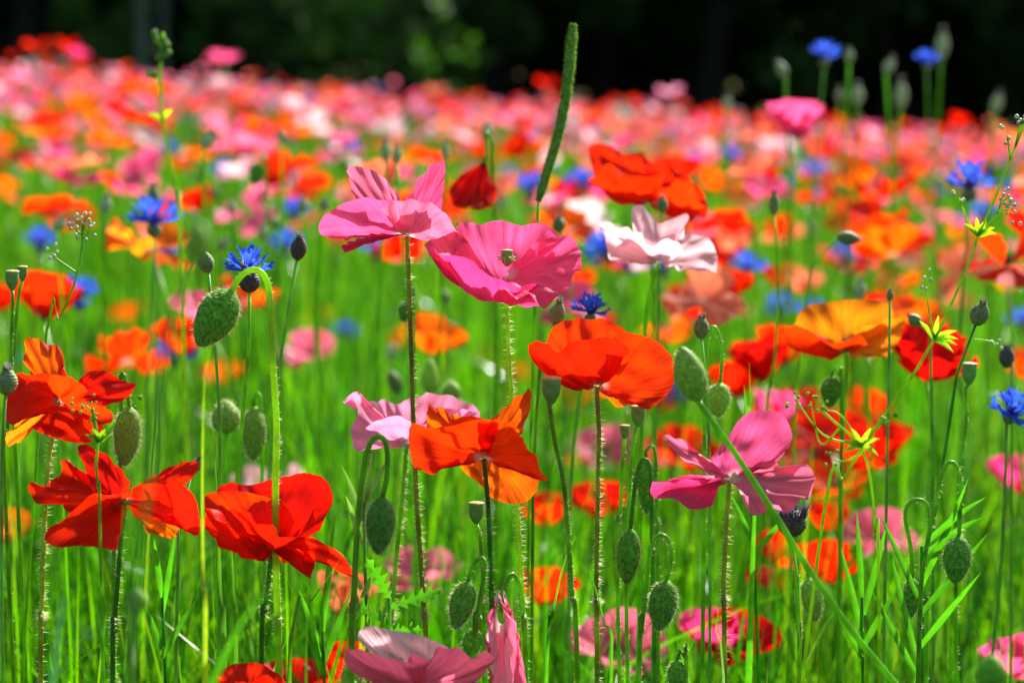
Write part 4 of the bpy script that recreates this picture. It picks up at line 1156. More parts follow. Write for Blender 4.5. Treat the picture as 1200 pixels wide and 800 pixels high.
# ------------------------------------------------------------------ softer poppies of the middle field, each where it stands
def unit_stem(seed, r=0.0016):
    rng = np.random.default_rng(seed)
    b = rng.uniform(-0.03, 0.03, 4)
    pts = [(0, 0, 0), (b[0], b[1], 0.35), (b[2], b[3], 0.75), (0, 0, 1)]
    v, f, _ = tube(pts, [r * 1.2, r, r * 0.9], 9, 5)
    return mk_mesh('stem', v, f, [M['stem']])


STEMS = [unit_stem(s) for s in range(5)]
COLORS = ['red', 'dark_red', 'scarlet', 'orange', 'amber', 'pink', 'rose', 'magenta', 'mauve', 'pale', 'white', 'salmon']
_pet_cache = {}


def petal_meshes(var, seed, col, nu=22, nv=14):
    key = (var, seed, col, nu)
    if key not in _pet_cache:
        _pet_cache[key] = [mk_mesh('petal', v, f, [M[col]], uv=uv) for v, f, uv in petals_of(var, seed, nu, nv)]
    return _pet_cache[key]


def soft_poppy(label, head, scale, col, var, seed, tilt, rot, group, parts=True):
    foot = foot_of(head, 0.03)
    root = thing('poppy', label, 'poppy', foot, group)
    ax = Vector((tilt[0], tilt[1], 1)).normalized()
    q = (ax.to_track_quat('Z', 'Y') @ Matrix.Rotation(rot, 3, 'Z').to_quaternion()).to_euler()
    loc = Vector(head) - Vector(foot)
    for me in petal_meshes(var, seed, col):
        p = add('petal', me, root)
        p.location = loc; p.rotation_euler = q; p.scale = (scale,) * 3
    if parts:
        c = add('capsule', CAP_ME, root); c.location = loc; c.rotation_euler = q; c.scale = (scale * 0.7,) * 3
        s = add('stamen_ring', ST_ME_DARK, root, 'stuff'); s.location = loc; s.rotation_euler = q; s.scale = (scale,) * 3
    st = add('stem', STEMS[seed % 5], root)
    dv = loc
    st.rotation_euler = Vector(dv).to_track_quat('Z', 'Y').to_euler()
    st.scale = (1, 1, dv.length)
    return root


MID = [  # x, y, width px, colour, variant, tilt, label
    (678, 226, 52, 'dark_red', 2, (-0.2, -0.2), 'dark wine-red poppy half hidden behind the big crumpled scarlet poppy'),
    (1030, 252, 82, 'scarlet', 0, (0, -0.12), 'blurred orange-red bowl poppy on its own above the nodding pale bud'),
    (1038, 283, 46, 'red', 2, (0, -0.2), 'blurred red poppy just under the orange-red bowl poppy'),
    (1062, 298, 48, 'salmon', 1, (0.2, -0.5), 'blurred salmon poppy beside the small red one under the orange-red bowl'),
    (1180, 292, 104, 'scarlet', 3, (0.1, -0.15), 'red-orange poppy with a drooping lower petal below the white weed'),
    (1086, 424, 104, 'dark_red', 2, (0.1, -0.35), 'broad dark red poppy behind the cleavers stem'),
    (1068, 366, 84, 'orange', 0, (0, -0.1), 'orange blurred poppy rising behind the broad dark red poppy'),
    (894, 432, 70, 'dark_red', 4, (-0.1, -0.1), 'half-closed dark red poppy standing behind the straight tall stem'),
    (918, 412, 64, 'scarlet', 4, (0.15, 0), 'half-closed orange-red poppy behind the frilled amber poppy'),
    (975, 505, 96, 'red', 0, (0, -0.3), 'blurred red poppy in the thick of the red cluster under the amber poppy'),
    (932, 478, 64, 'dark_red', 2, (0, -0.2), 'blurred dark red poppy at the edge of the red cluster'),
    (1012, 478, 60, 'red', 2, (0.2, -0.2), 'blurred red poppy with a pinkish side at the edge of the red cluster'),
    (978, 560, 96, 'orange', 0, (0, -0.3), 'orange blurred poppy behind the pink poppy with the tall petal'),
    (838, 338, 78, 'red', 2, (0.2, -0.2), 'blurred red poppy right under the pale pink fluffy poppy'),
    (806, 348, 58, 'scarlet', 0, (0, -0.3), 'blurred scarlet poppy below the stem of the pale pink poppy'),
    (858, 352, 52, 'salmon', 1, (0.3, -0.4), 'blurred salmon-red poppy touching the violet-blue cornflower'),
    (786, 390, 66, 'orange', 0, (0, -0.2), 'blurred orange poppy above the slanting smooth bud'),
    (658, 262, 80, 'orange', 0, (0.1, -0.3), 'blurred orange poppy at the foot of the grass spike'),
    (678, 330, 46, 'red', 2, (0, 0), 'blurred red poppy beside the rim of the deep pink bowl poppy'),
    (576, 418, 46, 'scarlet', 0, (0, -0.5), 'blurred orange-red poppy under the deep pink bowl poppy'),
    (606, 440, 40, 'scarlet', 2, (0.2, -0.2), 'blurred scarlet poppy beside the orange-red one under the bowl poppy'),
    (706, 520, 80, 'rose', 0, (0, -0.6), 'soft pink poppy in the shade below the scarlet poppy'),
    (798, 528, 92, 'scarlet', 0, (0.1, -0.4), 'blurred orange-red poppy behind the upper pink petal tip'),
    (700, 590, 70, 'dark_red', 2, (0, -0.2), 'dark red poppy deep in the stems under the soft pink poppy'),
    (642, 600, 66, 'red', 2, (0.1, -0.1), 'dark red poppy behind the hanging orange petal'),
    (362, 408, 70, 'rose', 0, (0, -0.5), 'blurred pink poppy in the green gap right of the cornflower fringe'),
    (372, 372, 44, 'orange', 0, (0, -0.3), 'blurred orange poppy touching the top of the pink blurred poppy'),
    (214, 404, 66, 'scarlet', 4, (0, 0), 'blurred orange-red poppy above the violet-blue cornflowers'),
    (262, 440, 52, 'orange', 2, (0, -0.2), 'blurred orange poppy behind the big nodding bud'),
    (50, 356, 76, 'scarlet', 4, (0.2, 0), 'blurred orange-red poppy with upright petals beside the yellow-topped seed head'),
    (-4, 352, 60, 'red', 2, (0.2, -0.2), 'blurred red poppy half showing behind the yellow-topped seed head'),
    (86, 258, 60, 'scarlet', 0, (0, -0.3), 'blurred scarlet poppy behind the white weed cluster'),
    (350, 226, 52, 'scarlet', 0, (0, -0.3), 'blurred orange-red poppy above a blue cornflower'),
    (316, 566, 96, 'pale', 0, (0, -0.3), 'pink poppy peeping over the large red bowl poppy'),
    (396, 700, 70, 'salmon', 4, (0.2, -0.1), 'crumpled red poppy hanging below the flopped petal of the red bowl'),
    (496, 662, 92, 'rose', 0, (0, -0.4), 'blurred pink poppy in the grass behind the tilted bud'),
    (724, 748, 116, 'rose', 0, (0, -0.5), 'blurred pink poppy low in the grass between the hooked buds'),
    (1034, 622, 92, 'rose', 0, (0, -0.3), 'blurred pink poppy behind the leaf bundle'),
    (966, 662, 80, 'red', 2, (0, -0.3), 'blurred red poppy below the withered flower head'),
    (914, 646, 52, 'red', 3, (0, -0.3), 'small red poppy left of the withered flower head stem'),
    (868, 740, 66, 'dark_red', 0, (0, -0.4), 'dark red blurred poppy low behind the slanting stem'),
    (836, 738, 46, 'magenta', 2, (0, -0.2), 'magenta blurred poppy low beside the dark red one'),
    (350, 790, 84, 'red', 0, (0, -0.2), 'blurred red poppy low behind the rounded red one'),
    (410, 780, 70, 'red', 2, (0.1, -0.2), 'blurred red poppy under the edge of the low pink poppy'),
    (1196, 562, 80, 'magenta', 2, (0, -0.2), 'magenta-pink poppy half showing below the deep blue cornflower'),
    (1204, 432, 62, 'scarlet', 2, (-0.1, -0.1), 'red-orange poppy half showing above the deep blue cornflower'),
    (1190, 772, 46, 'pink', 2, (0, -0.2), 'small pink poppy low in the grass beside the teal bud'),
    (1128, 452, 46, 'orange', 1, (0.2, -0.5), 'orange poppy scrap behind the small flat-topped seed head'),
    (970, 604, 46, 'red', 2, (0, -0.2), 'small red poppy between the withered head and the orange poppy'),
    (14, 520, 50, 'orange', 1, (0, -0.4), 'orange poppy low behind the scarlet poppy with the white claw'),
    (48, 188, 52, 'red', 0, (0, -0.2), 'blurred red poppy touching a bright pink one above the blurred cornflowers'),
    (64, 176, 56, 'pink', 0, (0.2, -0.2), 'blurred pink poppy beside the red one before the far pink drift'),
    (182, 104, 42, 'orange', 0, (0, -0.1), 'blurred orange poppy behind the yellow stem of the tall weed'),
    (934, 148, 66, 'pink', 4, (0, -0.1), 'tall blurred pink poppy reaching up to the dark wood beside the blue cornflower'),
    (262, 66, 40, 'pink', 0, (0, 0), 'lone pink poppy standing above the field edge before the dark wood'),
    (784, 106, 32, 'mauve', 0, (0, 0), 'lone mauve poppy standing above the field edge before the dark wood'),
    (640, 96, 28, 'red', 0, (0, 0), 'lone red poppy behind the grass spike before the dark wood'),
    (846, 300, 58, 'scarlet', 2, (0.1, -0.2), 'blurred scarlet poppy glowing behind the frilled edge of the pale pink poppy'),
    (822, 366, 66, 'red', 2, (-0.1, -0.2), 'blurred red poppy in the cluster under the pale pink poppy, above a scaly bud'),
    (952, 520, 92, 'red', 1, (-0.1, -0.5), 'blurred red poppy in the shade right behind the tall pink petal'),
    (1006, 532, 84, 'red', 2, (0.1, -0.3), 'blurred red poppy behind the branching cleavers'),
    (996, 500, 70, 'magenta', 1, (0.1, -0.6), 'blurred magenta poppy inside the red cluster under the amber poppy'),
    (920, 540, 56, 'salmon', 2, (0, -0.3), 'blurred salmon poppy beside the tall pink petal'),
    (948, 468, 60, 'salmon', 0, (0.1, -0.3), 'blurred salmon poppy just under the amber poppy'),
    (1004, 312, 50, 'magenta', 2, (0, -0.3), 'blurred magenta poppy under the nodding pale bud'),
    (1050, 326, 62, 'orange', 0, (0.1, -0.2), 'blurred orange poppy above the orange one behind the dark red poppy'),
    (938, 332, 52, 'salmon', 2, (0.1, -0.2), 'blurred salmon-red poppy behind the bent bud stem'),
    (914, 328, 46, 'dark_red', 2, (0, -0.2), 'blurred dark red poppy behind the straight tall stem, above the amber poppy'),
    (1120, 300, 46, 'scarlet', 0, (0, -0.3), 'blurred scarlet poppy behind the cleavers stem'),
    (1006, 212, 54, 'orange', 2, (0, -0.2), 'blurred orange cup poppy above the orange-red bowl poppy'),
    (900, 222, 62, 'pink', 0, (0, -0.3), 'blurred bright pink poppy behind the slim tall bud'),
    (470, 400, 40, 'orange', 2, (0, -0.2), 'blurred orange cup poppy behind the brownish stem of the pink poppy'),
    (150, 372, 44, 'scarlet', 2, (0, -0.2), 'blurred scarlet cup poppy in the green gap below the large cornflower'),
    (760, 470, 60, 'red', 2, (0.1, -0.3), 'blurred red poppy glimpsed under the scarlet poppy, above a blue cornflower'),
    (676, 470, 44, 'scarlet', 2, (0, -0.2), 'blurred scarlet cup poppy behind the flat-topped seed head'),
    (10, 620, 50, 'orange', 2, (0, -0.2), 'small orange cup poppy low at the side under the scarlet poppy'),
    (1120, 350, 44, 'salmon', 0, (0, -0.3), 'blurred salmon poppy behind the tall silvery scaly bud'),
    (866, 452, 62, 'red', 4, (-0.1, 0), 'half-closed red poppy low behind the round hooked bud'),
    (1040, 520, 70, 'dark_red', 2, (0, -0.2), 'dark red poppy in the shade under the broad dark red poppy'),
    (900, 500, 60, 'dark_red', 2, (0, -0.2), 'dark red poppy deep behind the tall pink petal'),
    (660, 545, 50, 'red', 2, (0, -0.2), 'red poppy scrap behind the stem of the flat-topped seed head'),
    (640, 690, 60, 'scarlet', 2, (0, -0.2), 'scarlet cup poppy low in the grass beside the closed pink poppy'),
    (42, 52, 32, 'red', 0, (0, 0), 'lone red poppy above the pink drift before the dark wood'),
    (78, 52, 30, 'red', 0, (0, 0), 'second red poppy above the pink drift beside a magenta one'),
    (92, 62, 28, 'magenta', 0, (0, 0), 'magenta poppy above the pink drift beside the red ones'),
]
for i, (x, y, w, col, var, tl, lab) in enumerate(MID):
    d = FPX * (0.074, 0.078, 0.060, 0.066, 0.050, 0.066)[var] / w
    d1 = d
    if y > 560:                      # low flowers must still stand clear of the soil
        d1 = min(d, 0.36 * FPX / (y - 108))
    g_ = P(x, y, d1)
    soft_poppy(lab, g_ - np.array([0, 0, 0.012]), max(0.72, 0.98 * d1 / d), col, var, 100 + i % 9, tl, rnd.uniform(0, 6.28), 'soft poppies of the middle field')

# ------------------------------------------------------------------ the random field beyond
g = np.random.default_rng(5)


def field(n_per_m2, d0, d1, kx=0.27, margin=0.7):
    area = kx * (d1 ** 2 - d0 ** 2) + 2 * margin * (d1 - d0)
    n = int(area * n_per_m2)
    d = []
    while len(d) < n:
        c = g.uniform(d0, d1)
        if g.uniform(0, kx * d1 + margin) < kx * c + margin:
            d.append(c)
    d = np.array(d)
    x = g.uniform(-1, 1, n) * (kx * d + margin)
    return x, d


def in_view(x, y, z):
    v = np.stack([x, y, z], -1) - np.array(EYE)
    dep = v @ np.array(FWD)
    px = 600 + FPX * (v @ np.array(RIGHT)) / dep
    py = 400 - FPX * (v @ np.array(UP)) / dep
    return (px > -15) & (px < 1215) & (py > -10) & (py < 640), dep


x, y = field(20.0, 2.0, 20.5)
keep = (y < 7) | (g.uniform(0, 1, len(y)) < 0.72)
x, y = x[keep], y[keep]
hz = ground(x, y) + np.clip(g.normal(0.435, 0.055, len(x)), 0.28, 0.58) + np.clip((y - 6) / 14, 0, 1) * 0.03
# colour drifts: pinker on the left and far, redder in the middle
wl = np.clip(0.5 - x / (0.42 * y), 0, 1)
cid = []
for i in range(len(x)):
    pk = 0.30 + 0.16 * wl[i] * (y[i] > 5) + 0.03 * (y[i] > 9)
    r_ = g.uniform()
    if r_ < pk:
        cid.append(g.choice(['pink', 'rose', 'pale', 'magenta', 'mauve', 'white'], p=[0.30, 0.36, 0.14, 0.08, 0.07, 0.05]))
    else:
        cid.append(g.choice(['red', 'scarlet', 'orange', 'salmon', 'amber'], p=[0.28, 0.34, 0.19, 0.15, 0.04]))
vis, dep = in_view(x, y, hz)
order = np.argsort(dep)
SAY = {'red': 'red', 'scarlet': 'scarlet', 'orange': 'orange', 'salmon': 'salmon', 'amber': 'amber', 'pink': 'bright pink', 'rose': 'soft pink', 'pale': 'pale pink', 'magenta': 'magenta', 'mauve': 'mauve', 'white': 'whitish'}
far_poppies = []
cnt = 0
for i in order:
    if vis[i] and cnt < 228:
        cnt += 1
        soft_poppy('blurred %s poppy in the crowded flower field behind the cornflowers' % SAY[cid[i]], np.array([x[i], y[i], hz[i]]), g.uniform(0.82, 1.06), cid[i], int(g.choice([0, 0, 0, 1, 2, 2, 3, 4, 5])), 200 + int(i) % 4,
                   (g.normal(0, 0.3), g.normal(-0.1, 0.3)), g.uniform(0, 6.28), 'blurred %s poppies of the crowded field' % SAY[cid[i]], parts=False)
    else:
        far_poppies.append(i)

# cornflowers of the field
xc, yc = field(4.2, 2.1, 20.0)
hc = ground(xc, yc) + np.clip(g.normal(0.43, 0.05, len(xc)), 0.3, 0.56)
visc, depc = in_view(xc, yc, hc)
far_corn = []
cnt = 0
for i in np.argsort(depc):
    if visc[i] and cnt < 80:
        cnt += 1
        v = np.array([xc[i], yc[i], hc[i]]) - np.array(EYE)
        dd = float(v @ np.array(FWD))
        cornflower('small blurred blue cornflower in the crowded field between the poppies', int(600 + FPX * v[0] / dd), 400 - FPX * float(v @ np.array(UP)) / dd, FPX * 0.040 / dd, dd, 7, (g.normal(0, .2), g.normal(-.1, .25)), 'blurred cornflowers of the crowded field')
    else:
        far_corn.append(i)

# everything too far off to pick apart: one mass
PCOL = {'red': (0.80, 0.010, 0.005), 'scarlet': (0.84, 0.032, 0.005), 'orange': (0.86, 0.095, 0.006), 'salmon': (0.86, 0.22, 0.14), 'amber': (0.85, 0.17, 0.006), 'pink': (0.80, 0.13, 0.30),
        'rose': (0.84, 0.20, 0.33), 'pale': (0.84, 0.46, 0.60), 'magenta': (0.72, 0.08, 0.28), 'mauve': (0.74, 0.24, 0.46), 'white': (0.84, 0.66, 0.66)}
M['far'] = leaf_mat('distant_bloom', (1, 1, 1), (1.12, 1.1, 1.05), 0.5, rough=0.6, spec=0.2, var=0.12, scale=40, attr=True)


def lod(var, seed):
    V, F, k = [], [], 0
    for v, f, uv in petals_of(var, seed, 6, 5):
        V.append(v); F.append(f + k); k += len(v)
    return np.concatenate(V), np.concatenate(F)


LODS = [lod(v, s) for v, s in ((0, 1), (0, 2), (1, 3), (2, 4), (2, 5), (3, 6), (4, 7), (5, 8))]
CORN_LOD = []
for s in range(2):
    V, F, k = [], [], 0
    for i in range(7):
        v, f, _ = floret(s * 9 + i, 0.021, 5, 4, 24)
        a = i * 2 * math.pi / 7; c_, s_ = math.cos(a), math.sin(a)
        V.append(v @ np.array([[c_, s_, 0], [-s_, c_, 0], [0, 0, 1]])); F.append(f + k); k += len(v)
    CORN_LOD.append((np.concatenate(V), np.concatenate(F)))


def stalk_quads(h, foot, r):
    V, k = [], []
    for a in (0, 2.094, 4.189):
        o_ = np.array([math.cos(a), math.sin(a), 0]) * r
        V += [foot + o_, h + o_ * 0.8]
    F = np.array([[0, 2, 3, 1], [2, 4, 5, 3], [4, 0, 1, 5]])
    return np.array(V), F


def tiltm(tx, ty, rot):
    q = (Vector((tx, ty, 1)).normalized().to_track_quat('Z', 'Y') @ Matrix.Rotation(rot, 3, 'Z').to_quaternion()).to_matrix()
    return np.array(q)


VV, FF, CC, kk = [], [], [], 0


def put(v, f, c):
    global kk
    VV.append(v); FF.append(f + kk); CC.append(np.broadcast_to(np.array(c), v.shape)); kk += len(v)


for i in far_poppies:
    v, f = LODS[int(g.integers(0, len(LODS)))]
    h = np.array([x[i], y[i], hz[i]])
    put((v * g.uniform(0.85, 1.08)) @ tiltm(g.normal(0, 0.3), g.normal(-0.1, 0.3), g.uniform(0, 6.28)).T + h, f, np.array(PCOL[cid[i]]) * g.uniform(0.88, 1.08))
    v, f = stalk_quads(h, np.array([x[i] + g.normal(0, .02), y[i], float(ground(x[i], y[i]))]), 0.0018)
    put(v, f, (0.10, 0.22, 0.02))
for i in far_corn:
    v, f = CORN_LOD[int(g.integers(0, 2))]
    h = np.array([xc[i], yc[i], hc[i]])
    put((v * g.uniform(0.9, 1.15)) @ tiltm(g.normal(0, 0.3), g.normal(-0.1, 0.3), g.uniform(0, 6.28)).T + h, f, np.array((0.06, 0.12, 0.72)) * g.uniform(0.8, 1.1))
    v, f = stalk_quads(h, np.array([xc[i], yc[i], float(ground(xc[i], yc[i]))]), 0.0015)
    put(v, f, (0.12, 0.22, 0.08))
# pale and green buds on stalks
xb, yb = field(9.0, 1.9, 16.0)
bv, bf = revolve([(0.0008, 0), (0.0042, 0.004), (0.0052, 0.009), (0.0034, 0.014), (0.0004, 0.017)], 7)
for i in range(len(xb)):
    gz = float(ground(xb[i], yb[i]))
    h = np.array([xb[i], yb[i], gz + float(np.clip(g.normal(0.44, 0.06), 0.25, 0.60))])
    put(bv * g.uniform(0.8, 1.3) @ tiltm(g.normal(0, .4), g.normal(0, .4), 0).T + h, bf, [(0.34, 0.42, 0.26), (0.20, 0.30, 0.10), (0.14, 0.22, 0.08)][int(g.integers(0, 3))])
    v, f = stalk_quads(h, np.array([xb[i] + g.normal(0, .02), yb[i], gz]), 0.0014)
    put(v, f, (0.13, 0.25, 0.05))
me = mk_mesh('distant_bloom', np.concatenate(VV), np.concatenate(FF), [M['far']], smooth=True, col=np.concatenate(CC))
o = add('distant_bloom', me, kind='stuff')
o['label'] = 'far mass of red, pink and orange blossom reaching to the wood'
o['category'] = 'flower field'


# ------------------------------------------------------------------ weeds, grass spike, near blades
def spike(label, d, top, bottom, width, foot_px):
    A = P(bottom[0], bottom[1], d); T = P(top[0], top[1], d)
    mid = (A + T) / 2 + np.array([0.004, 0, 0])
    f = P(foot_px[0], foot_px[1], d)
    foot = np.array([f[0], f[1], float(ground(f[0], f[1])) - 0.005])
    root = thing('timothy_grass', label, 'grass spike', foot)
    p = crom([A, mid, T], 90)
    w = width / FPX * d * 0.5
    t = np.linspace(0, 1, 90)
    r = w * np.clip(np.minimum((t + 0.03) * 12, (1.02 - t) * 9), 0.08, 1) ** 0.6 * (0.9 + 0.1 * np.sin(t * 3))
    v, f_, fr = tube(p, r, sides=16, raw=True)
    n = RNG.normal(0, 1, len(v))
    c = np.vstack([np.tile(p, (16, 1)), p[0], p[-1]])
    v = c + (v - c) * (1 + 0.10 * np.clip(n, -1.5, 1.5))[:, None]
    s = part(root, 'spike', v, f_, M['spike'])
    hv, hf = hairs(fr, 2600, 0.0016, 0.00025)
    part(root, 'bristle', hv, hf, M['spike'], parent=s, kind='stuff')
    v, f_, _ = tube([A, A * 0.6 + foot * 0.4 + np.array([-0.004, 0, 0]), foot], [0.0008, 0.0010, 0.0013], 18, 6)
    part(root, 'stem', v, f_, M['stem'])
    return root


spike('tall green cylindrical grass spike leaning before the dark wood', 1.34, (672, 28), (631, 236), 10.5, (622, 420))


def blade_mesh(pts, w, n=26, fold=0.25):
    p = crom(pts, n)
    t, a, b = frames(p)
    s = np.linspace(0, 1, n)
    ww = w * np.clip(np.where(s < 0.3, 0.7 + s, 1 - ((s - 0.3) / 0.7) ** 2), 0.02, 1)[:, None]
    side = np.cross(t, np.array([0.15, -1.0, 0.25])); side /= np.linalg.norm(side, axis=1)[:, None] + 1e-9
    nn = np.cross(side, t)
    rows = [p - side * ww, p - side * ww * 0.5 - nn * ww * fold * 0.7, p - nn * ww * fold, p + side * ww * 0.5 - nn * ww * fold * 0.7, p + side * ww]
    return np.stack(rows, 0).reshape(-1, 3), grid_faces(5, n)


def grass_leaf(label, d, pts, wpx, mat, group='single grass leaves near the lens'):
    """one broad leaf; pts bottom to tip in pixels"""
    w = [P(q[0], q[1], d + (q[2] * 0.01 if len(q) > 2 else 0)) for q in pts]
    b = w[0]
    foot = np.array([b[0] - 0.01, b[1], float(ground(b[0], b[1])) - 0.005])
    if b[2] - foot[2] > 0.02:
        w = [foot] + w
    root = thing('grass_leaf', label, 'grass leaf', foot, group)
    v, f = blade_mesh(w, wpx / FPX * d * 0.5, 34)
    part(root, 'blade', v, f, M[mat])
    return root


grass_leaf('blurred teal grass leaf bending low at the near edge of the meadow', 0.80, [(60, 800), (88, 768), (118, 738), (142, 720)], 22, 'blade_teal')
grass_leaf('blurred pale green broad leaf rising under the large red bowl poppy', 0.80, [(246, 806), (262, 770), (285, 725), (318, 688)], 34, 'leaf')
grass_leaf('thick blurred olive stem-like leaf crossing the ragged red poppy', 0.74, [(150, 800), (149, 700), (148, 620), (150, 556)], 15, 'leaf')
grass_leaf('bright lime upright leaf between the ragged poppy and the red bowl', 1.02, [(240, 800), (238, 680), (237, 560), (240, 440), (248, 400)], 9, 'lime')
grass_leaf('curved pale leaf lit from behind low beside the slanting stem', 1.14, [(848, 790), (842, 760), (838, 730), (842, 712)], 13, 'stem_blue')
grass_leaf('dark folded leaf crossing under the flopped red petal', 1.12, [(340, 760), (358, 715), (382, 680), (398, 655)], 13, 'stem_dark')
grass_leaf('dark broad leaf standing behind the near lime leaf', 1.17, [(262, 800), (258, 700), (255, 600), (250, 500)], 11, 'stem_dark')
grass_leaf('second dark leaf beside the broad one under the red bowl', 1.18, [(276, 800), (274, 700), (270, 620), (266, 545)], 9, 'stem_dark')
grass_leaf('pale pointed leaf tip in the red cluster beside the tall stem', 1.28, [(884, 600), (882, 540), (880, 490), (878, 425)], 10, 'leaf')
grass_leaf('long narrow leaf arching through the bottom grass under the hanging petal', 1.2, [(640, 800), (648, 720), (664, 650), (690, 600)], 8, 'leaf')
grass_leaf('narrow blade leaning between the two hooked buds', 1.2, [(716, 800), (710, 740), (695, 680), (672, 626)], 8, 'leaf')


def leaf_bundle(label, d, foot_px, tips, wpx, mat, group='cornflower leaf bundles'):
    """narrow cornflower leaves fanning from one stalk; each leaf a part"""
    F_ = P(foot_px[0], foot_px[1], d)
    foot = np.array([F_[0], F_[1], float(ground(F_[0], F_[1])) - 0.005])
    root = thing('cornflower_shoot', label, 'leafy shoot', foot, group)
    for i, (sx, sy, tx, ty, dz) in enumerate(tips):
        a = P(sx, sy, d); b = P(tx, ty, d + dz * 0.01)
        m = (a + b) / 2 + np.array([(tx - sx) * 0.00004, 0, 0.004])
        v, f = blade_mesh([a, m, b], wpx / FPX * d * 0.5, 16)
        part(root, 'leaf', v, f, M[mat])
    st = min(tips, key=lambda q: q[1])
    v, f, _ = tube([P(st[0], st[1], d), (P(st[0], st[1], d) + foot) / 2 + np.array([0.004, 0, 0]), foot], [0.0008, 0.0012, 0.0014], 14, 6)
    part(root, 'stem', v, f, M[mat])
    return root


leaf_bundle('bundle of narrow dark leaves around the hanging oval bud', 1.16, (1075, 800), [(1080, 640, 1156, 582, 0), (1082, 650, 1160, 604, 1), (1078, 690, 1135, 560, -1), (1078, 720, 1160, 622, 0.5), (1076, 760, 1150, 670, -1), (1074, 770, 1042, 640, 1), (1076, 700, 1030, 600, 1), (1074, 790, 1020, 690, 0)], 8, 'leaf')
leaf_bundle('bundle of narrow silvery leaves under the mauve-pink poppy', 1.18, (424, 800), [(428, 600, 436, 530, 0), (426, 590, 462, 532, 1), (425, 610, 400, 545, 0), (424, 640, 405, 580, -1), (424, 690, 390, 640, 0), (424, 700, 450, 660, 1)], 7, 'stem_blue')
leaf_bundle('bundle of narrow green leaves beside the slanting stem foot', 1.2, (1010, 800), [(1012, 720, 1040, 610, 0), (1010, 740, 985, 640, 0), (1010, 760, 1052, 690, 1), (1010, 770, 970, 700, -1), (1010, 700, 1004, 600, 0)], 8, 'leaf')
leaf_bundle('bundle of narrow leaves low between the red bowl and the low pink poppy', 1.15, (378, 800), [(378, 740, 392, 600, 0), (378, 770, 350, 690, 0), (378, 780, 412, 690, 1), (378, 790, 362, 730, -1)], 8, 'leaf')
leaf_bundle('bundle of narrow leaves low under the ragged red poppy', 1.15, (190, 800), [(190, 720, 206, 622, 0), (190, 760, 160, 690, 0), (190, 770, 232, 700, 1), (190, 700, 180, 630, -1)], 7, 'leaf')
leaf_bundle('bundle of narrow leaves behind the round hooked bud', 1.3, (900, 700), [(880, 560, 872, 450, 0), (882, 600, 905, 520, 0), (884, 640, 850, 570, 1), (884, 650, 930, 600, 0)], 7, 'leaf')


def lobed_leaf(root, base, tip, w, lobes, seed, mat='leaf'):
    """deeply cut poppy leaf from base to tip (world points)"""
    rng = np.random.default_rng(seed)
    n = lobes * 8 + 1
    s = np.linspace(0, 1, n)
    ax = tip - base; ln = np.linalg.norm(ax); ax = ax / ln
    side = np.cross(ax, np.array([0.1, -1, 0.3])); side /= np.linalg.norm(side)
    nn = np.cross(side, ax)
    env = w * (np.sin(math.pi * np.clip(s * 0.95 + 0.05, 0, 1)) ** 0.7) + 0.0002
    saw = ((s * lobes) % 1.0)
    rad = env * (0.22 + 0.78 * np.clip(1 - np.abs(saw - 0.35) / 0.42, 0, 1) ** 1.3)
    sweep = rad * 0.55
    mid = base + ax * (s * ln)[:, None] + nn * (0.15 * ln * np.sin(s * 2.2))[:, None]
    L_ = mid + side * rad[:, None] + ax * sweep[:, None] + nn * (rad * 0.3)[:, None]
    R_ = mid - side * rad[:, None] + ax * sweep[:, None] + nn * (rad * 0.3)[:, None]
    v = np.stack([L_, mid, R_], 0).reshape(-1, 3)
    return part(root, 'leaf', v, grid_faces(3, n), M[mat])


def rosette(label, d, stalk, leaves, mat='leaf'):
    f = P(stalk[0], stalk[1], d)
    foot = np.array([f[0], f[1], float(ground(f[0], f[1])) - 0.005])
    root = thing('poppy_leaf_shoot', label, 'leafy shoot', foot, 'cut-leaved poppy shoots')
    top = min(leaves, key=lambda q: q[1])
    v, f_, _ = tube([P(top[0], top[1], d), foot], [0.0010, 0.0014], 12, 6)
    part(root, 'stem', v, f_, M['stem'])
    for i, (bx, by, tx, ty, dz, w) in enumerate(leaves):
        lobed_leaf(root, P(bx, by, d), P(tx, ty, d + dz * 0.01), w, 5 + i % 3, 40 + i, mat)
    return root


rosette('cut green poppy leaves under the drooping hairy bud', 1.17, (452, 800), [(456, 700, 424, 648, -2, 0.0055), (456, 712, 516, 692, 1, 0.0045), (455, 730, 412, 705, 1, 0.0055), (455, 740, 498, 738, -1, 0.005)])


def bead(c, r, seed):
    rng = np.random.default_rng(seed)
    v, f = revolve([(0.05, -1), (0.75, -0.6), (1.0, 0.05), (0.7, 0.72), (0.12, 1.0)], 8)
    return orient(v * r, c, rng.normal(0, 0.5, 3) + np.array([0, 0, 1]))


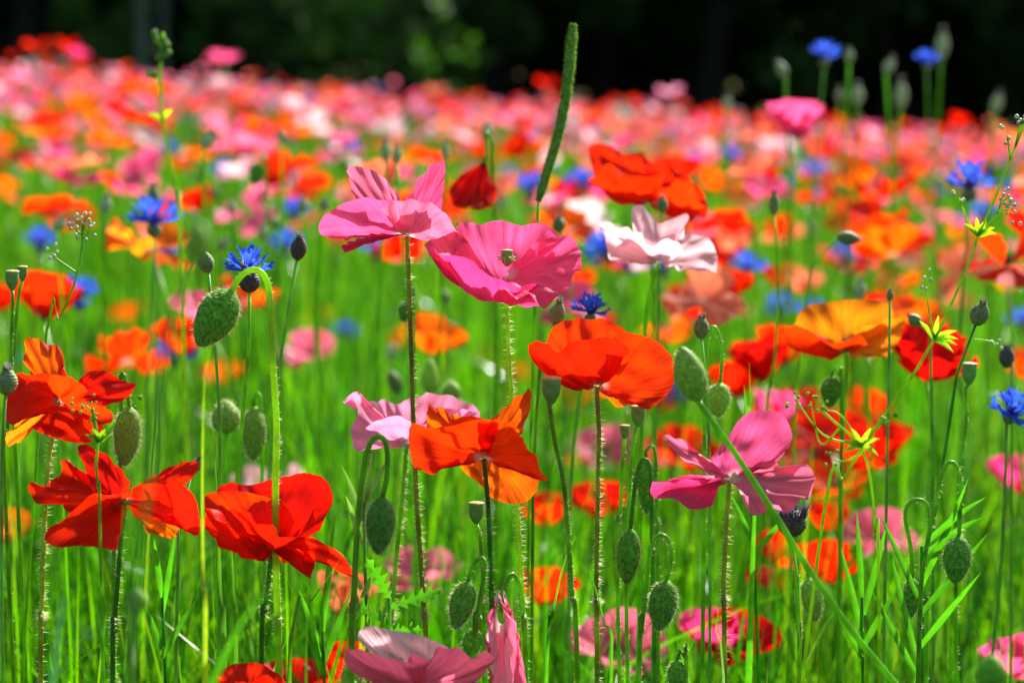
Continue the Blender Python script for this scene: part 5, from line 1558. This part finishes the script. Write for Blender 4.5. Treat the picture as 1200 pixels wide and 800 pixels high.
def weed(label, d, main, branches, whorls, r=0.0009, mat='lime', bmat='weed_white', beadpx=5.5):
    """main stem pixels from the top down; branches [(pixels..)], each ending in small white buds; whorls of short leaves"""
    path = px_path(main, d)
    root = thing('flowering_weed', label, 'weed', path[-1], 'white-budded weeds')
    v, f, _ = tube(path, [r * 0.7, r, r * 1.1], max(20, 8 * len(path)), 7)
    part(root, 'stem', v, f, M[mat])
    k = 0
    for br in branches:
        w = [P(q[0], q[1], d + (q[2] * 0.01 if len(q) > 2 else 0)) for q in br]
        v, f, _ = tube(w, [r * 0.7, r * 0.4], 12, 6)
        b = part(root, 'branch', v, f, M[mat])
        for j in range(5):
            c = w[-1] + np.array([rnd.uniform(-1, 1) * 0.0032, rnd.uniform(-1, 1) * 0.003, rnd.uniform(-1.2, 1) * 0.0042])
            part(root, 'flower', bead(c, beadpx / FPX * d * 0.5 * rnd.uniform(0.7, 1.1), k), revolve([(0, 0)] * 5, 8)[1], M[bmat], parent=b)
            k += 1
    for (wx, wy, ln, angs) in whorls:
        a = P(wx, wy, d)
        for an in angs:
            b = P(wx + math.cos(math.radians(an)) * ln, wy - math.sin(math.radians(an)) * ln, d - 0.004)
            v, f = blade_mesh([a, (a + b) / 2 + np.array([0, 0, 0.0008]), b], 3.4 / FPX * d, 10)
            part(root, 'leaf', v, f, M[mat])
    return root


weed('cleavers stem slanting up past the dark red poppy with whorled leaves and white bud clusters', 1.16, [(1200, 146), (1184, 187), (1165, 235), (1146, 276), (1137, 305), (1110, 367), (1095, 397), (1065, 447), (1030, 495), (990, 560), (960, 640)],
     [[(1184, 187), (1182, 172), (1180, 158)], [(1190, 172), (1194, 152), (1197, 146)], [(1146, 276), (1134, 258), (1124, 232)], [(1146, 276), (1168, 250), (1176, 226)], [(1168, 250), (1178, 246), (1188, 250)], [(1176, 236), (1182, 232), (1184, 240)], [(1095, 395), (1088, 360), (1084, 326)], [(1140, 398), (1160, 400), (1168, 408)]],
     [(1146, 276, 22, (60, 95, 25, 140, 5)), (1095, 397, 28, (130, -15, 20, -35, 0, 80))])
weed('cleavers with small pale buds branching above the pink poppy with the tall petal', 1.15, [(962, 480), (985, 500), (1009, 522), (1020, 560), (1026, 620), (1030, 700)],
     [[(1009, 522), (985, 486), (962, 480)], [(1009, 520), (966, 510), (930, 465)], [(985, 500), (962, 520), (950, 470)], [(1009, 522), (1030, 500), (1042, 492)], [(1012, 530), (990, 540), (975, 538)]],
     [(1009, 522, 24, (20, 60, 120, 170, 200, -30))], mat='lime', bmat='bud_light')
weed('small cleavers tip with round buds in front of the scarlet poppy', 1.12, [(115, 518), (112, 540), (116, 580), (118, 660)],
     [[(115, 518), (106, 480), (92, 473)], [(114, 516), (108, 490), (105, 494)], [(115, 516), (110, 484), (107, 470)], [(118, 516), (150, 480), (157, 472)]],
     [(115, 518, 18, (150, 110, 60, 30))], mat='stem', bmat='bud_light', beadpx=5)
weed('white bud cluster on a thin stem before the blurred scarlet poppy', 1.25, [(97, 262), (96, 290), (88, 330), (70, 375), (50, 440)],
     [[(97, 275), (96, 262), (90, 256)], [(97, 270), (100, 258), (104, 252)], [(97, 275), (92, 272), (89, 268)], [(96, 280), (102, 276), (104, 270)], [(90, 320), (62, 300), (60, 296)]], [], mat='stem')
weed('tall yellow-stemmed weed with a green tip rising to the dark wood', 1.62, [(191, 38), (189, 60), (188, 100), (191, 140), (200, 190), (208, 240), (212, 300)],
     [[(190, 60), (186, 50), (182, 44)], [(190, 50), (193, 44), (194, 48)], [(189, 70), (192, 66), (192, 62)], [(188, 100), (182, 92), (180, 88)], [(188, 74), (186, 68), (188, 62)]], [(189, 140, 18, (160, 40))], r=0.0016, mat='lime', bmat='spike', beadpx=8)
